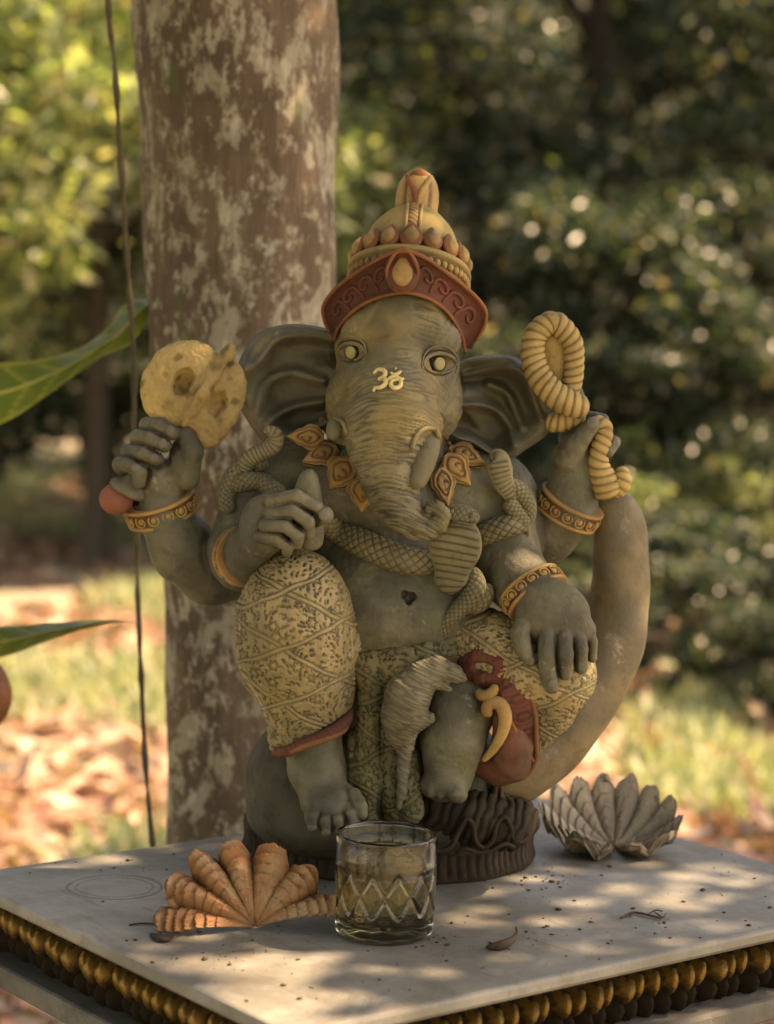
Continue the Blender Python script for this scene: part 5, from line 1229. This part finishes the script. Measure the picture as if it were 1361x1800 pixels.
# ---- background trees and shrubs
def crown_pts(n, rx, ry, rz, ncl, seed, shell=.55):
    r_ = np.random.RandomState(seed); d = r_.normal(size=(ncl, 3)); d /= np.linalg.norm(d, axis=1)[:, None]; c = d * (shell + (1 - shell) * r_.rand(ncl, 1)) * np.array([rx, ry, rz])
    s = .16 * (rx + rz) / 2 * (0.6 + .8 * r_.rand(ncl, 1)); i = r_.randint(0, ncl, n); p = r_.normal(size=(n, 3)); p /= np.linalg.norm(p, axis=1)[:, None]
    return c[i] + p * s[i] * (.55 + .45 * r_.rand(n, 1)) * np.array([1.3, 1.3, .8])
M_TRK = stone('dark_trunk_bark', (.06, .045, .032), (.04, .03, .022), sc=.1)
protos = {}
def tree(kind, x, y, label, name='background_tree', s=1.0, rz=0.0, cat='tree', group=None):
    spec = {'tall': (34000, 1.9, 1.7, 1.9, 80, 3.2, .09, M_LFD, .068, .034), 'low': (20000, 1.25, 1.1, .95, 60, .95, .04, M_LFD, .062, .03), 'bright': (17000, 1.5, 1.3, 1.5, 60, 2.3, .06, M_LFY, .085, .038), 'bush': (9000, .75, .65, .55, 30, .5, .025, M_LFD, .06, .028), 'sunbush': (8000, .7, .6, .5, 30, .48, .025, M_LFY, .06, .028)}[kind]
    root = empty(name, (x, y, float(gz(np.array([x]), np.array([y]))[0]) - .02), rz); root.scale = (s, s, s); tag(root, label, cat, group)
    if kind not in protos:
        n, rx, ry, rz_, nc, h, tr_, mt, L_, W_ = spec; P = crown_pts(n, rx, ry, rz_, nc, hash_(kind)) + np.array([0, 0, h]); o = leaves(P, L_, W_, mt, 'crown', root, seed=hash_(kind))
        V, Q, _ = tube_geo([(0, 0, -.1, tr_ * 1.3), (.05, 0, h * .4, tr_), (-.05, .05, h * .8, tr_ * .7), (.1, 0, h + rz_ * .6, tr_ * .2)], step=.08, nseg=14); t = mesh('trunk', V, Q, M_TRK, root, scale=1)
        lm = []
        for i in range(6):
            a_ = i * 1.05 + .3; z0 = h * (.45 + .08 * i); V, Q, _ = tube_geo([(0, 0, z0, tr_ * .55), (math.cos(a_) * rx * .4, math.sin(a_) * ry * .4, z0 + .3 * h * .5, tr_ * .35), (math.cos(a_) * rx * .8, math.sin(a_) * ry * .8, z0 + .5 * h * .6, tr_ * .12)], step=.08, nseg=8); lm.append((V, Q))
        V, Q, _ = join(lm); l = mesh('limbs', V, Q, M_TRK, root, scale=1); protos[kind] = (o, t, l)
    else:
        for src in protos[kind]:
            c = src.copy(); C.collection.objects.link(c); c.parent = root
    return root
def hash_(k): return sum(ord(c) * (i + 3) for i, c in enumerate(k)) % 9973
TREES = [
 ('bright', -2.35, 7.0, 'sunlit yellow green tree at the upper left edge, nearest of the wood', 1.0, .3),
 ('bright', -1.35, 8.4, 'bright leafy tree between the hanging cord and the mottled trunk', .95, 2.1),
 ('low', -2.5, 9.2, 'low dark shrub in shade under the bright upper left foliage', 1.1, 1.0),
 ('low', -.9, 9.6, 'low dark shrub seen left of the mottled trunk at statue hand height', 1.1, 3.0),
 ('tall', -3.2, 11.5, 'tall dark tree filling the upper left corner', 1.1, .2),
 ('tall', -.4, 11.2, 'tall dark tree hidden largely by the mottled trunk', 1.15, 1.3),
 ('tall', 1.0, 9.6, 'dark tree directly above the crown of the statue', 1.0, 2.6),
 ('tall', 2.45, 9.8, 'dark glossy tree carrying the brightest leaf cluster at upper right', 1.0, 4.0),
 ('tall', 3.6, 11.5, 'dark tree at the upper right corner', 1.1, 5.1),
 ('low', .75, 8.3, 'dark low shrub right behind the rope noose', 1.0, 1.7),
 ('low', 1.75, 8.0, 'dark low shrub to the right of the raised rope', 1.0, .4),
 ('low', 2.7, 8.6, 'dark low shrub at the right edge at shoulder height', 1.1, 2.2),
 ('sunbush', 1.25, 7.2, 'small light green bush low behind the crescent tip', .8, .9),
 ('bush', .95, 5.3, 'shaded blue green bush right against the lower crescent', .55, .3),
 ('bush', 1.62, 5.1, 'shaded blue green bush nearest to the right edge', .6, 3.9),
 ('bush', 1.28, 4.8, 'small shaded bush above the grey shell', .45, 5.0),
 ('bush', 1.35, 5.6, 'blue green shaded bush right of the crescent', .62, 1.2),
 ('bush', 1.05, 6.2, 'small shaded bush tucked behind the crescent edge', .6, 2.8),
 ('bush', 1.95, 6.3, 'shaded bush near the right edge at seat height', .75, 4.4),
 ('tall', -5.2, 9.8, 'dark tree standing outside the left edge', 1.1, 5.5),
]
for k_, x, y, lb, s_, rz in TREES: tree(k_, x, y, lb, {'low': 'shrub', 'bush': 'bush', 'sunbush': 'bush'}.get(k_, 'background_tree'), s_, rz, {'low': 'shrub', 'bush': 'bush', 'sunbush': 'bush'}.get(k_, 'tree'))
# tree outside the right edge: its low bough hangs between the sun and the table and throws the dappled shade
def limb_set(root, z0, L, n_, r, up_):
    lm = []
    for i in range(n_):
        a_ = i * 6.283 / n_ + .4; V, Q, _ = tube_geo([(0, 0, z0 + .1 * i, r), (math.cos(a_) * L * .5, math.sin(a_) * L * .5, z0 + .1 * i + up_ * .7, r * .7), (math.cos(a_) * L, math.sin(a_) * L, z0 + .1 * i + up_, r * .3)], step=.12, nseg=10); lm.append((V, Q))
    V, Q, _ = join(lm); mesh('limbs', V, Q, M_TRK, root, scale=1)
SO = np.array([2.9, .9, 0]); ov = empty('shade_tree', tuple(SO)); tag(ov, 'spreading tree standing to the right of the table and shading it', 'tree')
V, Q, _ = tube_geo([(0, 0, -.1, .16), (.05, 0, 1.5, .13), (0, .05, 3, .10), (.1, 0, 4.4, .04)], step=.12, nseg=20); mesh('trunk', V, Q, M_TRK, ov, scale=1)
limb_set(ov, 2.2, 1.5, 6, .045, .7)
r8 = np.random.RandomState(44); n_ = 9500
qx = r8.uniform(-1.15, .75, n_); qy = r8.uniform(-.65, .75, n_); ds = r8.uniform(2.1, 3.2, n_)
nn_ = noise(np.stack([qx / .12 + qy / .3, qy / .055 - qx / .20, 0 * qx + 3.3], 1)); n2_ = noise(np.stack([qx / .25, qy / .2, 0 * qx + 8.1], 1))
opn = .8 * sm(qx, .06, .2) * (1 - sm(qy, .16, .34)) * sm(qy, -.32, -.2) + (1 - sm(np.hypot(qx + .10, (qy + .33) * .8), .10, .2)) + (1 - sm(np.hypot(qx + .42, (qy - .02)), .07, .16)) + (1 - sm(np.hypot(qx - .33, qy - .38), .1, .2)) + (1 - sm(np.hypot(qx + .80, (qy - .34) * 1.5), .15, .3))
keep = nn_ + .30 * n2_ < .78 - .70 * np.clip(opn, 0, 1)  # bough shaped: leaves dropped where sun patches should land on table and trunk
sv = np.array(SUNV); P = np.stack([qx, qy, 0 * qx + TOP], 1)[keep] + sv * ds[keep][:, None] - SO
leaves(P, .062, .034, M_LF, 'crown', ov, seed=45, flatness=.6)
Pc = crown_pts(9000, 2.0, 1.8, 1.0, 50, 52, .3) + np.array([1.2, 1.6, 4.6]); leaves(Pc, .14, .07, M_LF, 'upper_crown', ov, seed=46)  # high crown added to block sky light
# unseen trees added left of and behind the camera to block sky light
cr0 = None
for i, (x, y, s_, lb) in enumerate(((-2.5, -1.2, 1.0, 'unseen leafy tree added left of the camera to block sky light'), (-3.4, .7, 1.0, 'unseen leafy tree added left of the table to block sky light'), (-.9, -4.0, 1.15, 'unseen leafy tree added behind the camera to block sky light'), (1.5, -5.0, 1.2, 'unseen leafy tree added behind the camera to its right to block sky light'))):
    g_ = empty('sky_blocker_tree', (x, y, 0), i * 1.7); g_.scale = (s_,) * 3; tag(g_, lb, 'tree')
    if cr0 is None:
        cr0 = [leaves(crown_pts(12000, 2.3, 2.2, 1.7, 60, 61, .3) + np.array([0, 0, 3.2]), .17, .085, M_LF, 'crown', g_, seed=47)]
        V, Q, _ = tube_geo([(0, 0, -.1, .14), (.05, 0, 1.5, .11), (0, .05, 3, .07), (.1, 0, 4, .03)], step=.12, nseg=18); cr0.append(mesh('trunk', V, Q, M_TRK, g_, scale=1))
    else:
        for src in cr0: c = src.copy(); C.collection.objects.link(c); c.parent = g_
# far wood reading as one mass
n_ = 42000; X = (r2.rand(n_) * 2 - 1) * 9; Yy = 13.5 + 3.5 * r2.rand(n_); Zz = 6.5 * r2.rand(n_); P = np.stack([X, Yy, Zz], 1); P = P[noise(P / .8) > -.15]
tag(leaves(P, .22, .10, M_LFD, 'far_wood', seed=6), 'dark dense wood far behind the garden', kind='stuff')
